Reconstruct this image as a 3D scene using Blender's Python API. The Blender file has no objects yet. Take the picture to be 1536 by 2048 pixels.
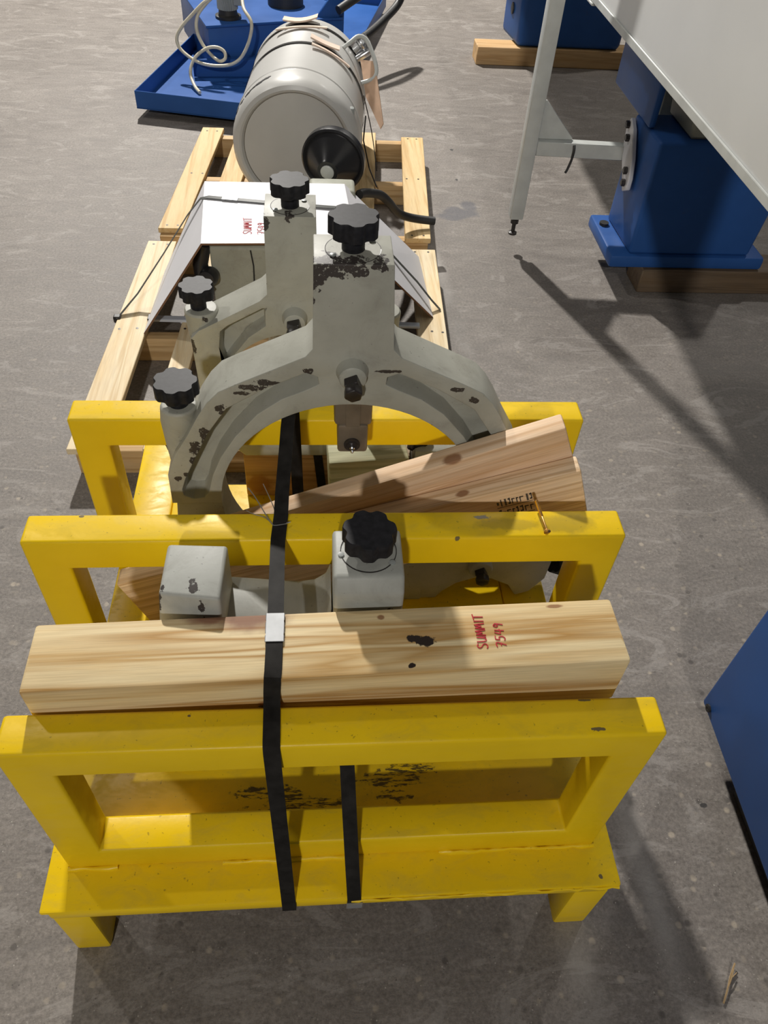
import bpy, bmesh, math, random
from mathutils import Vector, Matrix, Euler
from math import sin, cos, pi, radians, sqrt, atan2

random.seed(7)
scn = bpy.context.scene
COL = scn.collection

# ------------------------------------------------------------------ camera, world, lights, exposure
cam_d = bpy.data.cameras.new('camera')
cam_d.sensor_fit = 'HORIZONTAL'
cam_d.sensor_width = 36.0
cam_d.lens = 36.0 * 1558.4059 / 1536.0
cam_d.clip_start = 0.02
cam = bpy.data.objects.new('camera', cam_d)
COL.objects.link(cam)
CR = Vector((0.99646846, -0.0630547, 0.05545004))
CU = Vector((0.00868643, 0.73423892, 0.67883559))
CF = Vector((0.08351735, 0.67595659, -0.73219365))
M = Matrix.Identity(4)
for i in range(3):
    M[i][0], M[i][1], M[i][2] = CR[i], CU[i], -CF[i]
M[0][3], M[1][3], M[2][3] = -0.02745633, -0.53399964, 1.57305001
cam.matrix_world = M
scn.camera = cam

world = bpy.data.worlds.new('warehouse_ambient')
scn.world = world
world.use_nodes = True
world.node_tree.nodes['Background'].inputs[0].default_value = (1.0, 0.97, 0.92, 1)
world.node_tree.nodes['Background'].inputs[1].default_value = 0.065


def lamp(name, loc, power, radius=0.15, color=(1, 0.96, 0.9), target=None, angle=None):
    if angle:
        d = bpy.data.lights.new(name, 'SPOT')
        d.spot_size = radians(angle)
        d.spot_blend = 0.6
    else:
        d = bpy.data.lights.new(name, 'POINT')
    d.energy = power
    d.shadow_soft_size = radius
    d.color = color
    o = bpy.data.objects.new(name, d)
    o.location = loc
    if target:
        o.rotation_euler = (Vector(target) - Vector(loc)).to_track_quat('-Z', 'Y').to_euler()
    COL.objects.link(o)
    return o


# high bay lamps of the hall (all above and outside the frame)
lamp('high_bay_lamp_far', (-1.3, 8.0, 6.0), 3700, 0.14)
lamp('high_bay_lamp_left', (-4.4, 4.2, 6.0), 330, 0.16)
lamp('high_bay_lamp_right', (4.6, 5.6, 6.0), 420, 0.16)
lamp('high_bay_lamp_near', (-1.3, -7.0, 5.4), 1150, 0.16)

scn.view_settings.view_transform = 'Standard'
scn.view_settings.look = 'None'
scn.view_settings.gamma = 1.0
scn.view_settings.use_curve_mapping = False
scn.view_settings.exposure = 0.0


# ------------------------------------------------------------------ node helpers
class NT:
    def __init__(self, name):
        self.m = bpy.data.materials.new(name)
        self.m.use_nodes = True
        self.t = self.m.node_tree
        self.b = self.t.nodes['Principled BSDF']
        self.tc = self.t.nodes.new('ShaderNodeTexCoord')

    def n(self, typ, **kw):
        x = self.t.nodes.new(typ)
        for k, v in kw.items():
            setattr(x, k, v)
        return x

    def l(self, a, b):
        self.t.links.new(a, b)

    def val(self, sock, v):
        if hasattr(v, 'links') or hasattr(v, 'is_linked'):
            self.l(v, sock)
        else:
            sock.default_value = v

    def obj(self):
        return self.tc.outputs['Object']

    def mapping(self, scale=(1, 1, 1), loc=(0, 0, 0), rot=(0, 0, 0), src=None):
        mp = self.n('ShaderNodeMapping')
        mp.inputs['Scale'].default_value = scale
        mp.inputs['Location'].default_value = loc
        mp.inputs['Rotation'].default_value = rot
        self.l(src or self.obj(), mp.inputs['Vector'])
        return mp.outputs[0]

    def noise(self, scale, vec=None, detail=3, rough=0.55, dist=0.0):
        x = self.n('ShaderNodeTexNoise')
        x.inputs['Scale'].default_value = scale
        x.inputs['Detail'].default_value = detail
        x.inputs['Roughness'].default_value = rough
        x.inputs['Distortion'].default_value = dist
        self.l(vec or self.obj(), x.inputs['Vector'])
        return x.outputs['Fac']

    def ramp(self, fac, stops, interp='LINEAR'):
        r = self.n('ShaderNodeValToRGB')
        r.color_ramp.interpolation = interp
        els = r.color_ramp.elements
        while len(els) < len(stops):
            els.new(0.5)
        for e, (p, c) in zip(els, stops):
            e.position = p
            e.color = (c[0], c[1], c[2], 1) if hasattr(c, '__len__') else (c, c, c, 1)
        self.l(fac, r.inputs[0])
        return r.outputs[0]

    def mix(self, fac, a, b, blend='MIX'):
        x = self.n('ShaderNodeMix', data_type='RGBA', blend_type=blend)
        self.val(x.inputs[0], fac)
        for s, v in ((x.inputs[6], a), (x.inputs[7], b)):
            if hasattr(v, '__len__'):
                s.default_value = (v[0], v[1], v[2], 1)
            else:
                self.l(v, s)
        return x.outputs[2]

    def math(self, op, a, b=0.0, c=None, clamp=False):
        x = self.n('ShaderNodeMath', operation=op, use_clamp=clamp)
        self.val(x.inputs[0], a)
        self.val(x.inputs[1], b)
        if c is not None:
            self.val(x.inputs[2], c)
        return x.outputs[0]

    def smooth(self, v, lo, hi):
        x = self.n('ShaderNodeMapRange', interpolation_type='SMOOTHSTEP')
        self.val(x.inputs[0], v)
        x.inputs[1].default_value = lo
        x.inputs[2].default_value = hi
        return x.outputs[0]

    def spots(self, spots, amp=0.35, nscale=60, soft=0.12, src=None):
        """mask of irregular spots: (cx,cy,cz, rx,ry,rz) in object space"""
        vec = src or self.obj()
        ns = self.noise(nscale, vec, 3, 0.6)
        nz = self.math('MULTIPLY', self.math('SUBTRACT', ns, 0.5), amp * 2)
        acc = None
        for s in spots:
            sub = self.n('ShaderNodeVectorMath', operation='SUBTRACT')
            self.l(vec, sub.inputs[0])
            sub.inputs[1].default_value = s[:3]
            dv = self.n('ShaderNodeVectorMath', operation='DIVIDE')
            self.l(sub.outputs[0], dv.inputs[0])
            dv.inputs[1].default_value = s[3:6]
            ln = self.n('ShaderNodeVectorMath', operation='LENGTH')
            self.l(dv.outputs[0], ln.inputs[0])
            d = ln.outputs['Value']
            acc = d if acc is None else self.math('MINIMUM', acc, d)
        d = self.math('ADD', acc, nz)
        return self.math('SUBTRACT', 1.0, self.smooth(d, 1.0 - soft, 1.0 + soft))

    def edge(self, radius=0.006, samples=4):
        bv = self.n('ShaderNodeBevel', samples=samples)
        bv.inputs[0].default_value = radius
        g = self.n('ShaderNodeNewGeometry')
        d = self.n('ShaderNodeVectorMath', operation='DOT_PRODUCT')
        self.l(bv.outputs[0], d.inputs[0])
        self.l(g.outputs['Normal'], d.inputs[1])
        return self.math('SUBTRACT', 1.0, d.outputs['Value'])

    def bump(self, h, strength=0.2, dist=0.002):
        x = self.n('ShaderNodeBump')
        x.inputs['Strength'].default_value = strength
        x.inputs['Distance'].default_value = dist
        self.l(h, x.inputs['Height'])
        self.l(x.outputs[0], self.b.inputs['Normal'])

    def out(self, col=None, rough=0.5, metal=0.0, spec=0.5, coat=0.0):
        if col is not None:
            if hasattr(col, '__len__'):
                self.b.inputs['Base Color'].default_value = (col[0], col[1], col[2], 1)
            else:
                self.l(col, self.b.inputs['Base Color'])
        self.val(self.b.inputs['Roughness'], rough)
        self.b.inputs['Metallic'].default_value = metal
        self.b.inputs['Specular IOR Level'].default_value = spec
        self.b.inputs['Coat Weight'].default_value = coat
        return self.m


def simple(name, col, rough=0.5, metal=0.0, var=0.12, scale=30, spec=0.5, bump=0.0):
    t = NT(name)
    a = tuple(c * (1 - var) for c in col)
    b = tuple(min(1, c * (1 + var)) for c in col)
    n = t.noise(scale, None, 4)
    c = t.ramp(n, [(0.3, a), (0.7, b)])
    if bump:
        t.bump(t.noise(scale * 4, None, 3), bump, 0.001)
    return t.out(c, rough, metal, spec)


# ------------------------------------------------------------------ geometry helpers
def thing(name, label, cat, loc=(0, 0, 0), group=None):
    o = bpy.data.objects.new(name, None)
    o.empty_display_size = 0.05
    o.location = loc
    COL.objects.link(o)
    o['label'] = label
    o['category'] = cat
    if group:
        o['group'] = group
    return o


def tag(o, label, cat, group=None):
    o['label'] = label
    o['category'] = cat
    if group:
        o['group'] = group
    return o


def world_loc(o):
    v = Vector((0, 0, 0))
    while o:
        v += o.location
        o = o.parent
    return v


ROT = {}


def finish(bm, name, mat, parent=None, smooth=40, bevel=0.0, seg=2, origin=None, local=False, mods=None):
    """link bm (in world coordinates) as one mesh object"""
    bmesh.ops.recalc_face_normals(bm, faces=bm.faces)
    me = bpy.data.meshes.new(name)
    bm.to_mesh(me)
    bm.free()
    o = bpy.data.objects.new(name, me)
    COL.objects.link(o)
    if mat:
        me.materials.append(mat)
    if bevel:
        b = o.modifiers.new('b', 'BEVEL')
        b.width = bevel
        b.segments = seg
        b.limit_method = 'ANGLE'
        b.angle_limit = radians(32)
        b.use_clamp_overlap = True
    if mods:
        mods(o)
    if o.modifiers:
        dg = bpy.context.evaluated_depsgraph_get()
        dg.update()
        me2 = bpy.data.meshes.new_from_object(o.evaluated_get(dg))
        o.modifiers.clear()
        o.data = me2
        me2.name = name
        me = me2
    if smooth:
        me.shade_smooth()
        me.set_sharp_from_angle(angle=radians(smooth))
    if not local:
        off = world_loc(parent) if parent else Vector((0, 0, 0))
        if parent in ROT:
            me.transform(ROT[parent].inverted())
            o.parent = parent
            return o
        if origin is not None:
            off = Vector(origin)
        me.transform(Matrix.Translation(-off))
        if parent:
            o.location = off - world_loc(parent)
        else:
            o.location = off
    if parent:
        o.parent = parent
    return o


def bx(bm, p0, p1):
    x0, y0, z0 = p0
    x1, y1, z1 = p1
    v = [bm.verts.new(c) for c in ((x0, y0, z0), (x1, y0, z0), (x1, y1, z0), (x0, y1, z0),
                                   (x0, y0, z1), (x1, y0, z1), (x1, y1, z1), (x0, y1, z1))]
    for f in ((0, 3, 2, 1), (4, 5, 6, 7), (0, 1, 5, 4), (1, 2, 6, 5), (2, 3, 7, 6), (3, 0, 4, 7)):
        bm.faces.new([v[i] for i in f])
    return bm


def hexa(bm, c):
    """8 corners: bottom 4 (ccw) then top 4"""
    v = [bm.verts.new(p) for p in c]
    for f in ((0, 3, 2, 1), (4, 5, 6, 7), (0, 1, 5, 4), (1, 2, 6, 5), (2, 3, 7, 6), (3, 0, 4, 7)):
        bm.faces.new([v[i] for i in f])
    return bm


def box(p0, p1):
    return bx(bmesh.new(), p0, p1)


def obox(A, B, w, h, wdir=None, bm=None):
    """bar from A to B = its top-front edge; w back along wdir, h down (perpendicular)"""
    A, B = Vector(A), Vector(B)
    t = (B - A).normalized()
    wd = Vector(wdir) if wdir else Vector((0, 0, 1)).cross(t)
    wd = (wd - t * wd.dot(t)).normalized()
    dn = t.cross(wd)
    if dn.z > 0:
        dn = -dn
    bm = bm or bmesh.new()
    c = [A + dn * h, B + dn * h, B + dn * h + wd * w, A + dn * h + wd * w, A, B, B + wd * w, A + wd * w]
    return hexa(bm, c)


def prism(pts, y0, y1, bm=None, axis='y'):
    """polygon (a,b) extruded; axis y: (x,z); axis z: (x,y); axis x: (y,z)"""
    bm = bm or bmesh.new()

    def P(a, b, t):
        return {'y': (a, t, b), 'z': (a, b, t), 'x': (t, a, b)}[axis]
    f = [bm.verts.new(P(a, b, y0)) for a, b in pts]
    k = [bm.verts.new(P(a, b, y1)) for a, b in pts]
    n = len(pts)
    for i in range(n):
        j = (i + 1) % n
        bm.faces.new((f[i], f[j], k[j], k[i]))
    bm.faces.new(f[::-1])
    bm.faces.new(k)
    return bm


def lathe(profile, seg=32, bm=None, mat=None):
    """profile (r,h) around local z, transformed by 4x4 mat"""
    bm = bm or bmesh.new()
    mat = mat or Matrix.Identity(4)
    rings = []
    for r, h in profile:
        if r < 1e-6:
            rings.append([bm.verts.new(mat @ Vector((0, 0, h)))])
        else:
            rings.append([bm.verts.new(mat @ Vector((r * cos(2 * pi * i / seg), r * sin(2 * pi * i / seg), h))) for i in range(seg)])
    for a, b in zip(rings, rings[1:]):
        for i in range(seg):
            j = (i + 1) % seg
            if len(a) == 1 and len(b) == 1:
                continue
            if len(a) == 1:
                bm.faces.new((a[0], b[i], b[j]))
            elif len(b) == 1:
                bm.faces.new((a[i], a[j], b[0]))
            else:
                bm.faces.new((a[i], a[j], b[j], b[i]))
    for r, rev in ((rings[0], True), (rings[-1], False)):
        if len(r) > 2:
            bm.faces.new(r[::-1] if rev else r)
    return bm


def axis_mat(origin, direction):
    q = Vector(direction).normalized().to_track_quat('Z', 'Y')
    return Matrix.Translation(Vector(origin)) @ q.to_matrix().to_4x4()


def smooth_path(pts, sub=6):
    pts = [Vector(p) for p in pts]
    out = []
    n = len(pts)
    for i in range(n - 1):
        p0, p1, p2, p3 = pts[max(i - 1, 0)], pts[i], pts[i + 1], pts[min(i + 2, n - 1)]
        for k in range(sub):
            t = k / sub
            out.append(0.5 * ((2 * p1) + (p2 - p0) * t + (2 * p0 - 5 * p1 + 4 * p2 - p3) * t * t + (3 * p1 - p0 - 3 * p2 + p3) * t ** 3))
    out.append(pts[-1])
    return out


def tube(pts, r, seg=10, bm=None, radii=None):
    bm = bm or bmesh.new()
    pts = [Vector(p) for p in pts]
    n = len(pts)
    up = None
    rings = []
    for i in range(n):
        t = (pts[min(i + 1, n - 1)] - pts[max(i - 1, 0)]).normalized()
        if up is None:
            up = t.orthogonal().normalized()
        up = (up - t * up.dot(t)).normalized()
        s = t.cross(up)
        rr = radii[i] if radii else r
        rings.append([bm.verts.new(pts[i] + (up * cos(2 * pi * k / seg) + s * sin(2 * pi * k / seg)) * rr) for k in range(seg)])
    for a, b in zip(rings, rings[1:]):
        for k in range(seg):
            j = (k + 1) % seg
            bm.faces.new((a[k], a[j], b[j], b[k]))
    bm.faces.new(rings[0][::-1])
    bm.faces.new(rings[-1])
    return bm


def ribbon(pts, width, wdir=(1, 0, 0), thick=0.0012, bm=None):
    bm = bm or bmesh.new()
    pts = [Vector(p) for p in pts]
    n = len(pts)
    secs = []
    for i in range(n):
        t = (pts[min(i + 1, n - 1)] - pts[max(i - 1, 0)]).normalized()
        w = Vector(wdir[i]) if hasattr(wdir[0], '__len__') else Vector(wdir)
        w = (w - t * w.dot(t)).normalized()
        nn = w.cross(t).normalized()
        a, b = w * width / 2, nn * thick / 2
        secs.append([bm.verts.new(pts[i] + q) for q in (-a - b, a - b, a + b, -a + b)])
    for s, u in zip(secs, secs[1:]):
        for k in range(4):
            j = (k + 1) % 4
            bm.faces.new((s[k], s[j], u[j], u[k]))
    bm.faces.new(secs[0][::-1])
    bm.faces.new(secs[-1])
    return bm


def cutter(bm, name='cutter'):
    bmesh.ops.recalc_face_normals(bm, faces=bm.faces)
    me = bpy.data.meshes.new(name)
    bm.to_mesh(me)
    bm.free()
    o = bpy.data.objects.new(name, me)
    COL.objects.link(o)
    return o


def boolean_finish(bm, cutters, unions=()):
    """returns a bmesh of bm minus cutters plus unions"""
    base = cutter(bm, 'tmp')
    for c in cutters:
        m = base.modifiers.new('d', 'BOOLEAN')
        m.operation = 'DIFFERENCE'
        m.solver = 'EXACT'
        m.object = c
    for c in unions:
        m = base.modifiers.new('u', 'BOOLEAN')
        m.operation = 'UNION'
        m.solver = 'EXACT'
        m.object = c
    dg = bpy.context.evaluated_depsgraph_get()
    dg.update()
    me = bpy.data.meshes.new_from_object(base.evaluated_get(dg))
    r = bmesh.new()
    r.from_mesh(me)
    bpy.data.meshes.remove(me)
    for o in (base, *cutters, *unions):
        d = o.data
        bpy.data.objects.remove(o)
        bpy.data.meshes.remove(d)
    return r


# ------------------------------------------------------------------ materials
def concrete():
    t = NT('worn_concrete')
    big = t.noise(0.9, None, 5, 0.6, 0.6)
    mid = t.noise(6.0, t.mapping((1, 2.6, 1)), 6, 0.68, 1.2)
    fine = t.noise(120, None, 6, 0.8)
    c = t.ramp(mid, [(0.28, (0.150, 0.131, 0.115)), (0.50, (0.250, 0.224, 0.200)), (0.72, (0.345, 0.312, 0.280))])
    c = t.mix(0.55, c, t.ramp(big, [(0.3, (0.165, 0.147, 0.133)), (0.7, (0.275, 0.250, 0.229))]))
    c = t.mix(0.55, c, t.ramp(fine, [(0.34, (0.18, 0.17, 0.16)), (0.66, (1.25, 1.25, 1.24))]), 'MULTIPLY')
    # exposed aggregate near the front of the stand
    v = t.n('ShaderNodeTexVoronoi', feature='F1')
    v.inputs['Scale'].default_value = 48
    t.l(t.obj(), v.inputs['Vector'])
    stone = t.math('SUBTRACT', 1.0, t.smooth(v.outputs['Distance'], 0.2, 0.42))
    tone = t.ramp(v.outputs['Color'], [(0.15, (0.075, 0.066, 0.06)), (0.5, (0.2, 0.18, 0.155)), (0.85, (0.44, 0.38, 0.30))])
    pick = t.smooth(t.noise(17, None, 2), 0.47, 0.62)
    sx = t.n('ShaderNodeSeparateXYZ')
    t.l(t.obj(), sx.inputs[0])
    near = t.math('SUBTRACT', 1.0, t.smooth(sx.outputs[1], 0.2, 2.6))
    c = t.mix(t.math('MULTIPLY', t.math('MULTIPLY', stone, pick), t.math('ADD', t.math('MULTIPLY', near, 0.75), 0.06)), c, tone)
    # small bright and dark grit
    v2 = t.n('ShaderNodeTexVoronoi', feature='F1')
    v2.inputs['Scale'].default_value = 150
    t.l(t.obj(), v2.inputs['Vector'])
    gr = t.math('MULTIPLY', t.math('SUBTRACT', 1.0, t.smooth(v2.outputs['Distance'], 0.12, 0.25)), t.smooth(t.noise(40, None, 2), 0.52, 0.66))
    c = t.mix(t.math('MULTIPLY', gr, 0.7), c, t.ramp(v2.outputs['Color'], [(0.45, (0.06, 0.055, 0.05)), (0.55, (0.5, 0.47, 0.42))]))
    # scaled, flaky patches
    sc = t.noise(3.2, t.mapping((1, 2.2, 1), (3, 1, 0)), 7, 0.72, 2.0)
    c = t.mix(t.math('MULTIPLY', t.smooth(sc, 0.55, 0.60), 0.28), c, (0.39, 0.365, 0.34))
    c = t.mix(t.math('MULTIPLY', t.smooth(sc, 0.44, 0.38), 0.3), c, (0.15, 0.138, 0.128))
    # dark-blue paint smear and two small oil drops
    sm = t.spots([(0.594, 2.68, 0, 0.075, 0.045, 0.1), (0.56, 2.64, 0, 0.06, 0.03, 0.1), (0.64, 2.73, 0, 0.035, 0.05, 0.1)], 0.8, 16, 0.3)
    c = t.mix(t.math('MULTIPLY', sm, 0.6), c, (0.07, 0.075, 0.095))
    sm2 = t.spots([(0.637, 3.33, 0, .008, .012, .1), (0.77, 0.075, 0, 0.008, 0.005, 0.1), (0.62, 3.0, 0, .006, .01, .1)], 0.3, 60, 0.2)
    c = t.mix(t.math('MULTIPLY', sm2, 0.85), c, (0.03, 0.03, 0.03))
    # pale streaks of reflected light, painted into the floor colour along the aisle
    sx2 = t.n('ShaderNodeSeparateXYZ')
    t.l(t.mapping((1, 1, 1), (0, 0, 0), (0, 0, radians(-4)), None), sx2.inputs[0])
    for x0, w in ((0.60, 0.045), (0.42, 0.05)):
        a = t.math('ABSOLUTE', t.math('SUBTRACT', sx2.outputs[0], x0))
        st = t.math('MULTIPLY', t.math('SUBTRACT', 1.0, t.smooth(a, 0, w)), t.smooth(t.noise(2.5), 0.4, 0.7))
        c = t.mix(t.math('MULTIPLY', st, 0.5), c, (0.42, 0.40, 0.375))
    h = t.math('ADD', t.math('MULTIPLY', fine, 0.6), t.math('MULTIPLY', mid, 1.2))
    t.bump(h, 0.35, 0.004)
    return t.out(c, t.math('MULTIPLY_ADD', mid, 0.25, 0.42), 0, 0.4)


def yellow():
    t = NT('yellow_enamel')
    wv = t.mapping((1, 1, 1), (0, 0.3, 0))
    n1 = t.noise(7, None, 5, 0.6)
    c = t.ramp(n1, [(0.3, (0.80, 0.535, 0.005)), (0.7, (0.88, 0.60, 0.008))])
    g = t.n('ShaderNodeNewGeometry')
    sx = t.n('ShaderNodeSeparateXYZ')
    t.l(g.outputs['Normal'], sx.inputs[0])
    upface = t.smooth(sx.outputs[2], 0.6, 0.95)
    dirt = t.smooth(t.noise(16, t.mapping((1, 2, 2)), 6, 0.68, 0.6), 0.42, 0.72)
    c = t.mix(t.math('MULTIPLY', t.math('MULTIPLY', dirt, upface), 0.30), c, (0.44, 0.335, 0.05))
    sp = t.smooth(t.noise(150, None, 2), 0.69, 0.73)
    c = t.mix(t.math('MULTIPLY', t.math('MULTIPLY', sp, upface), 0.45), c, (0.1, 0.075, 0.015))
    # black scuffs on the deck and chips on the bars
    sc = t.spots([(-0.13, 0.047, .217, .052, .011, .03), (-0.06, 0.02, .217, .08, .014, .03), (-.09, .035, .217, .03, .02, .03),
                  (0.10, 0.062, .217, .055, .014, .03), (.13, .08, .217, .05, .012, .03), (.10, .03, .217, .03, .012, .03)], 1.0, 75, 0.12, wv)
    streak = t.smooth(t.noise(60, t.mapping((0.5, 2.6, 1)), 4, 0.7), 0.46, 0.55)
    c = t.mix(t.math('MULTIPLY', t.math('MULTIPLY', sc, streak), 0.88), c, (0.025, 0.022, 0.02))
    ch = t.spots([(0.345, -0.058, .623, .009, .003, .012), (0.335, -.014, .623, .009, .002, .02), (0.19, .258, .655, .004, .003, .010),
                  (0.44, -0.121, .217, .003, .004, .01), (-.395, .31, .655, .004, .003, .02), (.235, .30, .655, .012, .004, .006), (-.20, -.02, .623, .0022, .002, .02)], 0.9, 130, 0.1, wv)
    c = t.mix(t.math('MULTIPLY', ch, 0.9), c, (0.10, 0.085, 0.06))
    sm = t.spots([(0.37, .285, .655, .045, .018, .02), (0.28, .285, .655, .05, .012, .02)], 0.9, 45, 0.4, wv)
    c = t.mix(t.math('MULTIPLY', sm, 0.38), c, (0.16, 0.12, 0.03))
    t.bump(t.noise(130, None, 3), 0.10, 0.0012)
    return t.out(c, t.math('MULTIPLY_ADD', dirt, 0.2, 0.36), 0, 0.30, 0.0)


def cast_paint(name, chips, tint=(1, 1, 1), wear=0.5, dirty=0.35):
    t = NT(name)
    n = t.noise(9, None, 5, 0.6)
    c = t.ramp(n, [(0.3, tuple(a * b for a, b in zip((0.335, 0.335, 0.288), tint))), (0.7, tuple(a * b for a, b in zip((0.425, 0.425, 0.372), tint)))])
    d = t.smooth(t.noise(14, None, 7, 0.72, 0.8), 0.45, 0.75)
    c = t.mix(t.math('MULTIPLY', d, dirty), c, (0.175, 0.16, 0.13))
    speck = t.smooth(t.noise(170, None, 2), 0.70, 0.74)
    c = t.mix(t.math('MULTIPLY', speck, 0.45), c, (0.07, 0.065, 0.06))
    e = t.edge(0.007, 4)
    em = t.math('MULTIPLY', t.smooth(e, 0.01, 0.06), t.smooth(t.noise(26, None, 5, 0.7), 0.60, 0.66))
    c = t.mix(t.math('MULTIPLY', em, wear), c, (0.045, 0.038, 0.035))
    if chips:
        cm = t.spots(chips, 1.35, 75, 0.05)
        cm = t.math('MULTIPLY', cm, t.smooth(t.noise(190, None, 3, 0.7), 0.36, 0.42))
        c = t.mix(cm, c, (0.05, 0.042, 0.038))
    t.bump(t.math('ADD', t.noise(30, None, 4), t.math('MULTIPLY', t.noise(140, None, 2), 0.3)), 0.16, 0.002)
    return t.out(c, t.math('MULTIPLY_ADD', n, 0.25, 0.36), 0, 0.32, 0.0)


def wood(name, light, dark, axis=0, bands=55, along=1.6, knots=(), holes=(), seed=0.0, red=(), contrast=(0.4, 0.66), ends=True, rough=0.62):
    t = NT(name)
    sc = [bands, bands, bands]
    sc[axis] = along
    v = t.mapping(tuple(sc), (seed * 3.1, seed * 1.7, seed))
    g = t.noise(1.0, v, 2, 0.45, 0.55)
    sc2 = [520, 520, 520]
    sc2[axis] = 14
    f = t.noise(1.0, t.mapping(tuple(sc2), (seed, seed, seed)), 3, 0.6)
    mid = tuple((a * 0.6 + b * 0.4) for a, b in zip(light, dark))
    c = t.ramp(g, [(contrast[0], light), (0.5 * (contrast[0] + contrast[1]), mid), (contrast[1], dark), (min(1, contrast[1] + 0.06), light)])
    big = t.noise(5, t.mapping(tuple(3.0 if k != axis else 0.8 for k in range(3)), (seed, 0, 0)), 3)
    c = t.mix(t.math('MULTIPLY', t.smooth(big, 0.4, 0.7), 0.5), c, tuple(x * y for x, y in zip(light, (0.92, 0.80, 0.62))))
    c = t.mix(0.35, c, t.ramp(f, [(0.3, (0.62, 0.6, 0.56)), (0.7, (1.22, 1.2, 1.16))]), 'MULTIPLY')
    if red:
        k = t.spots(red, 0.5, 22, 0.5)
        c = t.mix(t.math('MULTIPLY', k, 0.9), c, (0.19, 0.07, 0.035))
    if knots:
        k = t.spots(knots, 0.35, 60, 0.3)
        c = t.mix(t.math('MULTIPLY', k, 0.85), c, (0.25, 0.105, 0.04))
    if holes:
        k = t.spots(holes, 0.7, 110, 0.12)
        c = t.mix(k, c, (0.022, 0.012, 0.008))
    t.bump(f, 0.14, 0.0012)
    return t.out(c, rough, 0, 0.35)


def blue_paint():
    t = NT('blue_enamel')
    n = t.noise(4, None, 5, 0.6)
    c = t.ramp(n, [(0.3, (0.018, 0.076, 0.26)), (0.7, (0.026, 0.098, 0.33))])
    d = t.smooth(t.noise(22, None, 5, 0.7), 0.62, 0.75)
    c = t.mix(t.math('MULTIPLY', d, 0.25), c, (0.06, 0.075, 0.11))
    t.bump(t.noise(60, None, 3), 0.06, 0.001)
    return t.out(c, t.math('MULTIPLY_ADD', n, 0.2, 0.34), 0, 0.22, 0.02)


def strap_mat():
    t = NT('black_steel_strap')
    n = t.noise(40, None, 4)
    c = t.ramp(n, [(0.3, (0.012, 0.011, 0.010)), (0.8, (0.03, 0.028, 0.026))])
    return t.out(c, 0.55, 0.0, 0.08)


M_CONC = concrete()
M_YEL = yellow()
M_BLUE = blue_paint()
M_STRAP = strap_mat()
M_STRAP2 = simple('dark_green_strap', (0.03, 0.035, 0.03), 0.35)
M_BLACK = simple('black_plastic', (0.018, 0.018, 0.020), 0.30, spec=0.5, bump=0.08)
M_KNOB = simple('worn_black_knob', (0.017, 0.017, 0.020), 0.5, var=0.35, scale=4, spec=0.16)
M_IRON = simple('oiled_iron', (0.022, 0.018, 0.017), 0.38, spec=0.5)
M_STEEL = simple('bright_steel', (0.62, 0.63, 0.65), 0.22, 1.0)
M_ROD = simple('plated_bar', (0.66, 0.72, 0.82), 0.35, 0.25, var=0.05)
M_ZINC = simple('galvanised_clip', (0.40, 0.41, 0.42), 0.5, 0.6)
M_BRASS = simple('dull_bronze_jaw', (0.20, 0.165, 0.125), 0.45, 0.35, var=0.3, scale=14)
M_GOLD = simple('gold_zinc_screw', (0.72, 0.44, 0.15), 0.3, 1.0)
M_GREYMETAL = simple('grey_painted_tube', (0.52, 0.54, 0.52), 0.38, var=0.1, scale=14)
M_SHEET = simple('off_white_sheet', (0.66, 0.67, 0.66), 0.32, var=0.04, scale=2.5)
M_DRUM = simple('grey_drum_paint', (0.50, 0.495, 0.475), 0.36, var=0.06, scale=5)
M_DRUM2 = simple('grey_drum_end', (0.36, 0.355, 0.34), 0.45, var=0.05, scale=5)
M_SEAL = simple('seam_sealer', (0.13, 0.115, 0.085), 0.5)
M_CARD = simple('cardboard', (0.56, 0.37, 0.25), 0.75, var=0.12, scale=18)
M_CARD2 = simple('pale_card', (0.68, 0.54, 0.44), 0.75, var=0.12, scale=18)
M_WHITE = simple('white_laminate', (0.69, 0.69, 0.72), 0.45, var=0.03, scale=6)
M_FIBRE = simple('brown_fibreboard_edge', (0.20, 0.105, 0.055), 0.8)
M_HOSE = simple('clear_plastic_hose', (0.58, 0.54, 0.42), 0.32, var=0.12, scale=30)
M_RUB = simple('black_rubber', (0.02, 0.02, 0.02), 0.5)
M_INK = simple('red_marker', (0.52, 0.022, 0.04), 0.6, var=0.1)
M_STAMP = simple('black_stamp_ink', (0.075, 0.065, 0.055), 0.7, var=0.3, scale=200)
M_WIRE = simple('silver_wire', (0.6, 0.6, 0.58), 0.3, 0.9)
M_MOTOR = simple('grey_motor', (0.30, 0.32, 0.31), 0.4, var=0.1)
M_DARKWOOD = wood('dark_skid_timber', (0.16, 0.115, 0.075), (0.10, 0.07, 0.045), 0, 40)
M_STRAW = simple('dry_straw', (0.35, 0.24, 0.12), 0.8)

# ------------------------------------------------------------------ floor
bm = bmesh.new()
vs = [bm.verts.new(p) for p in ((-14, -8, 0), (14, -8, 0), (14, 22, 0), (-14, 22, 0))]
bm.faces.new(vs)
floor = finish(bm, 'floor', M_CONC, smooth=0)
floor['kind'] = 'structure'
floor['label'] = 'worn grey concrete warehouse floor with exposed aggregate'

# ------------------------------------------------------------------ yellow shipping stand
ZB = 0.217
stand = thing('shipping_stand', 'yellow painted steel shipping stand with three upright frames on a low base', 'stand', (0, 0.3, 0))


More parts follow.
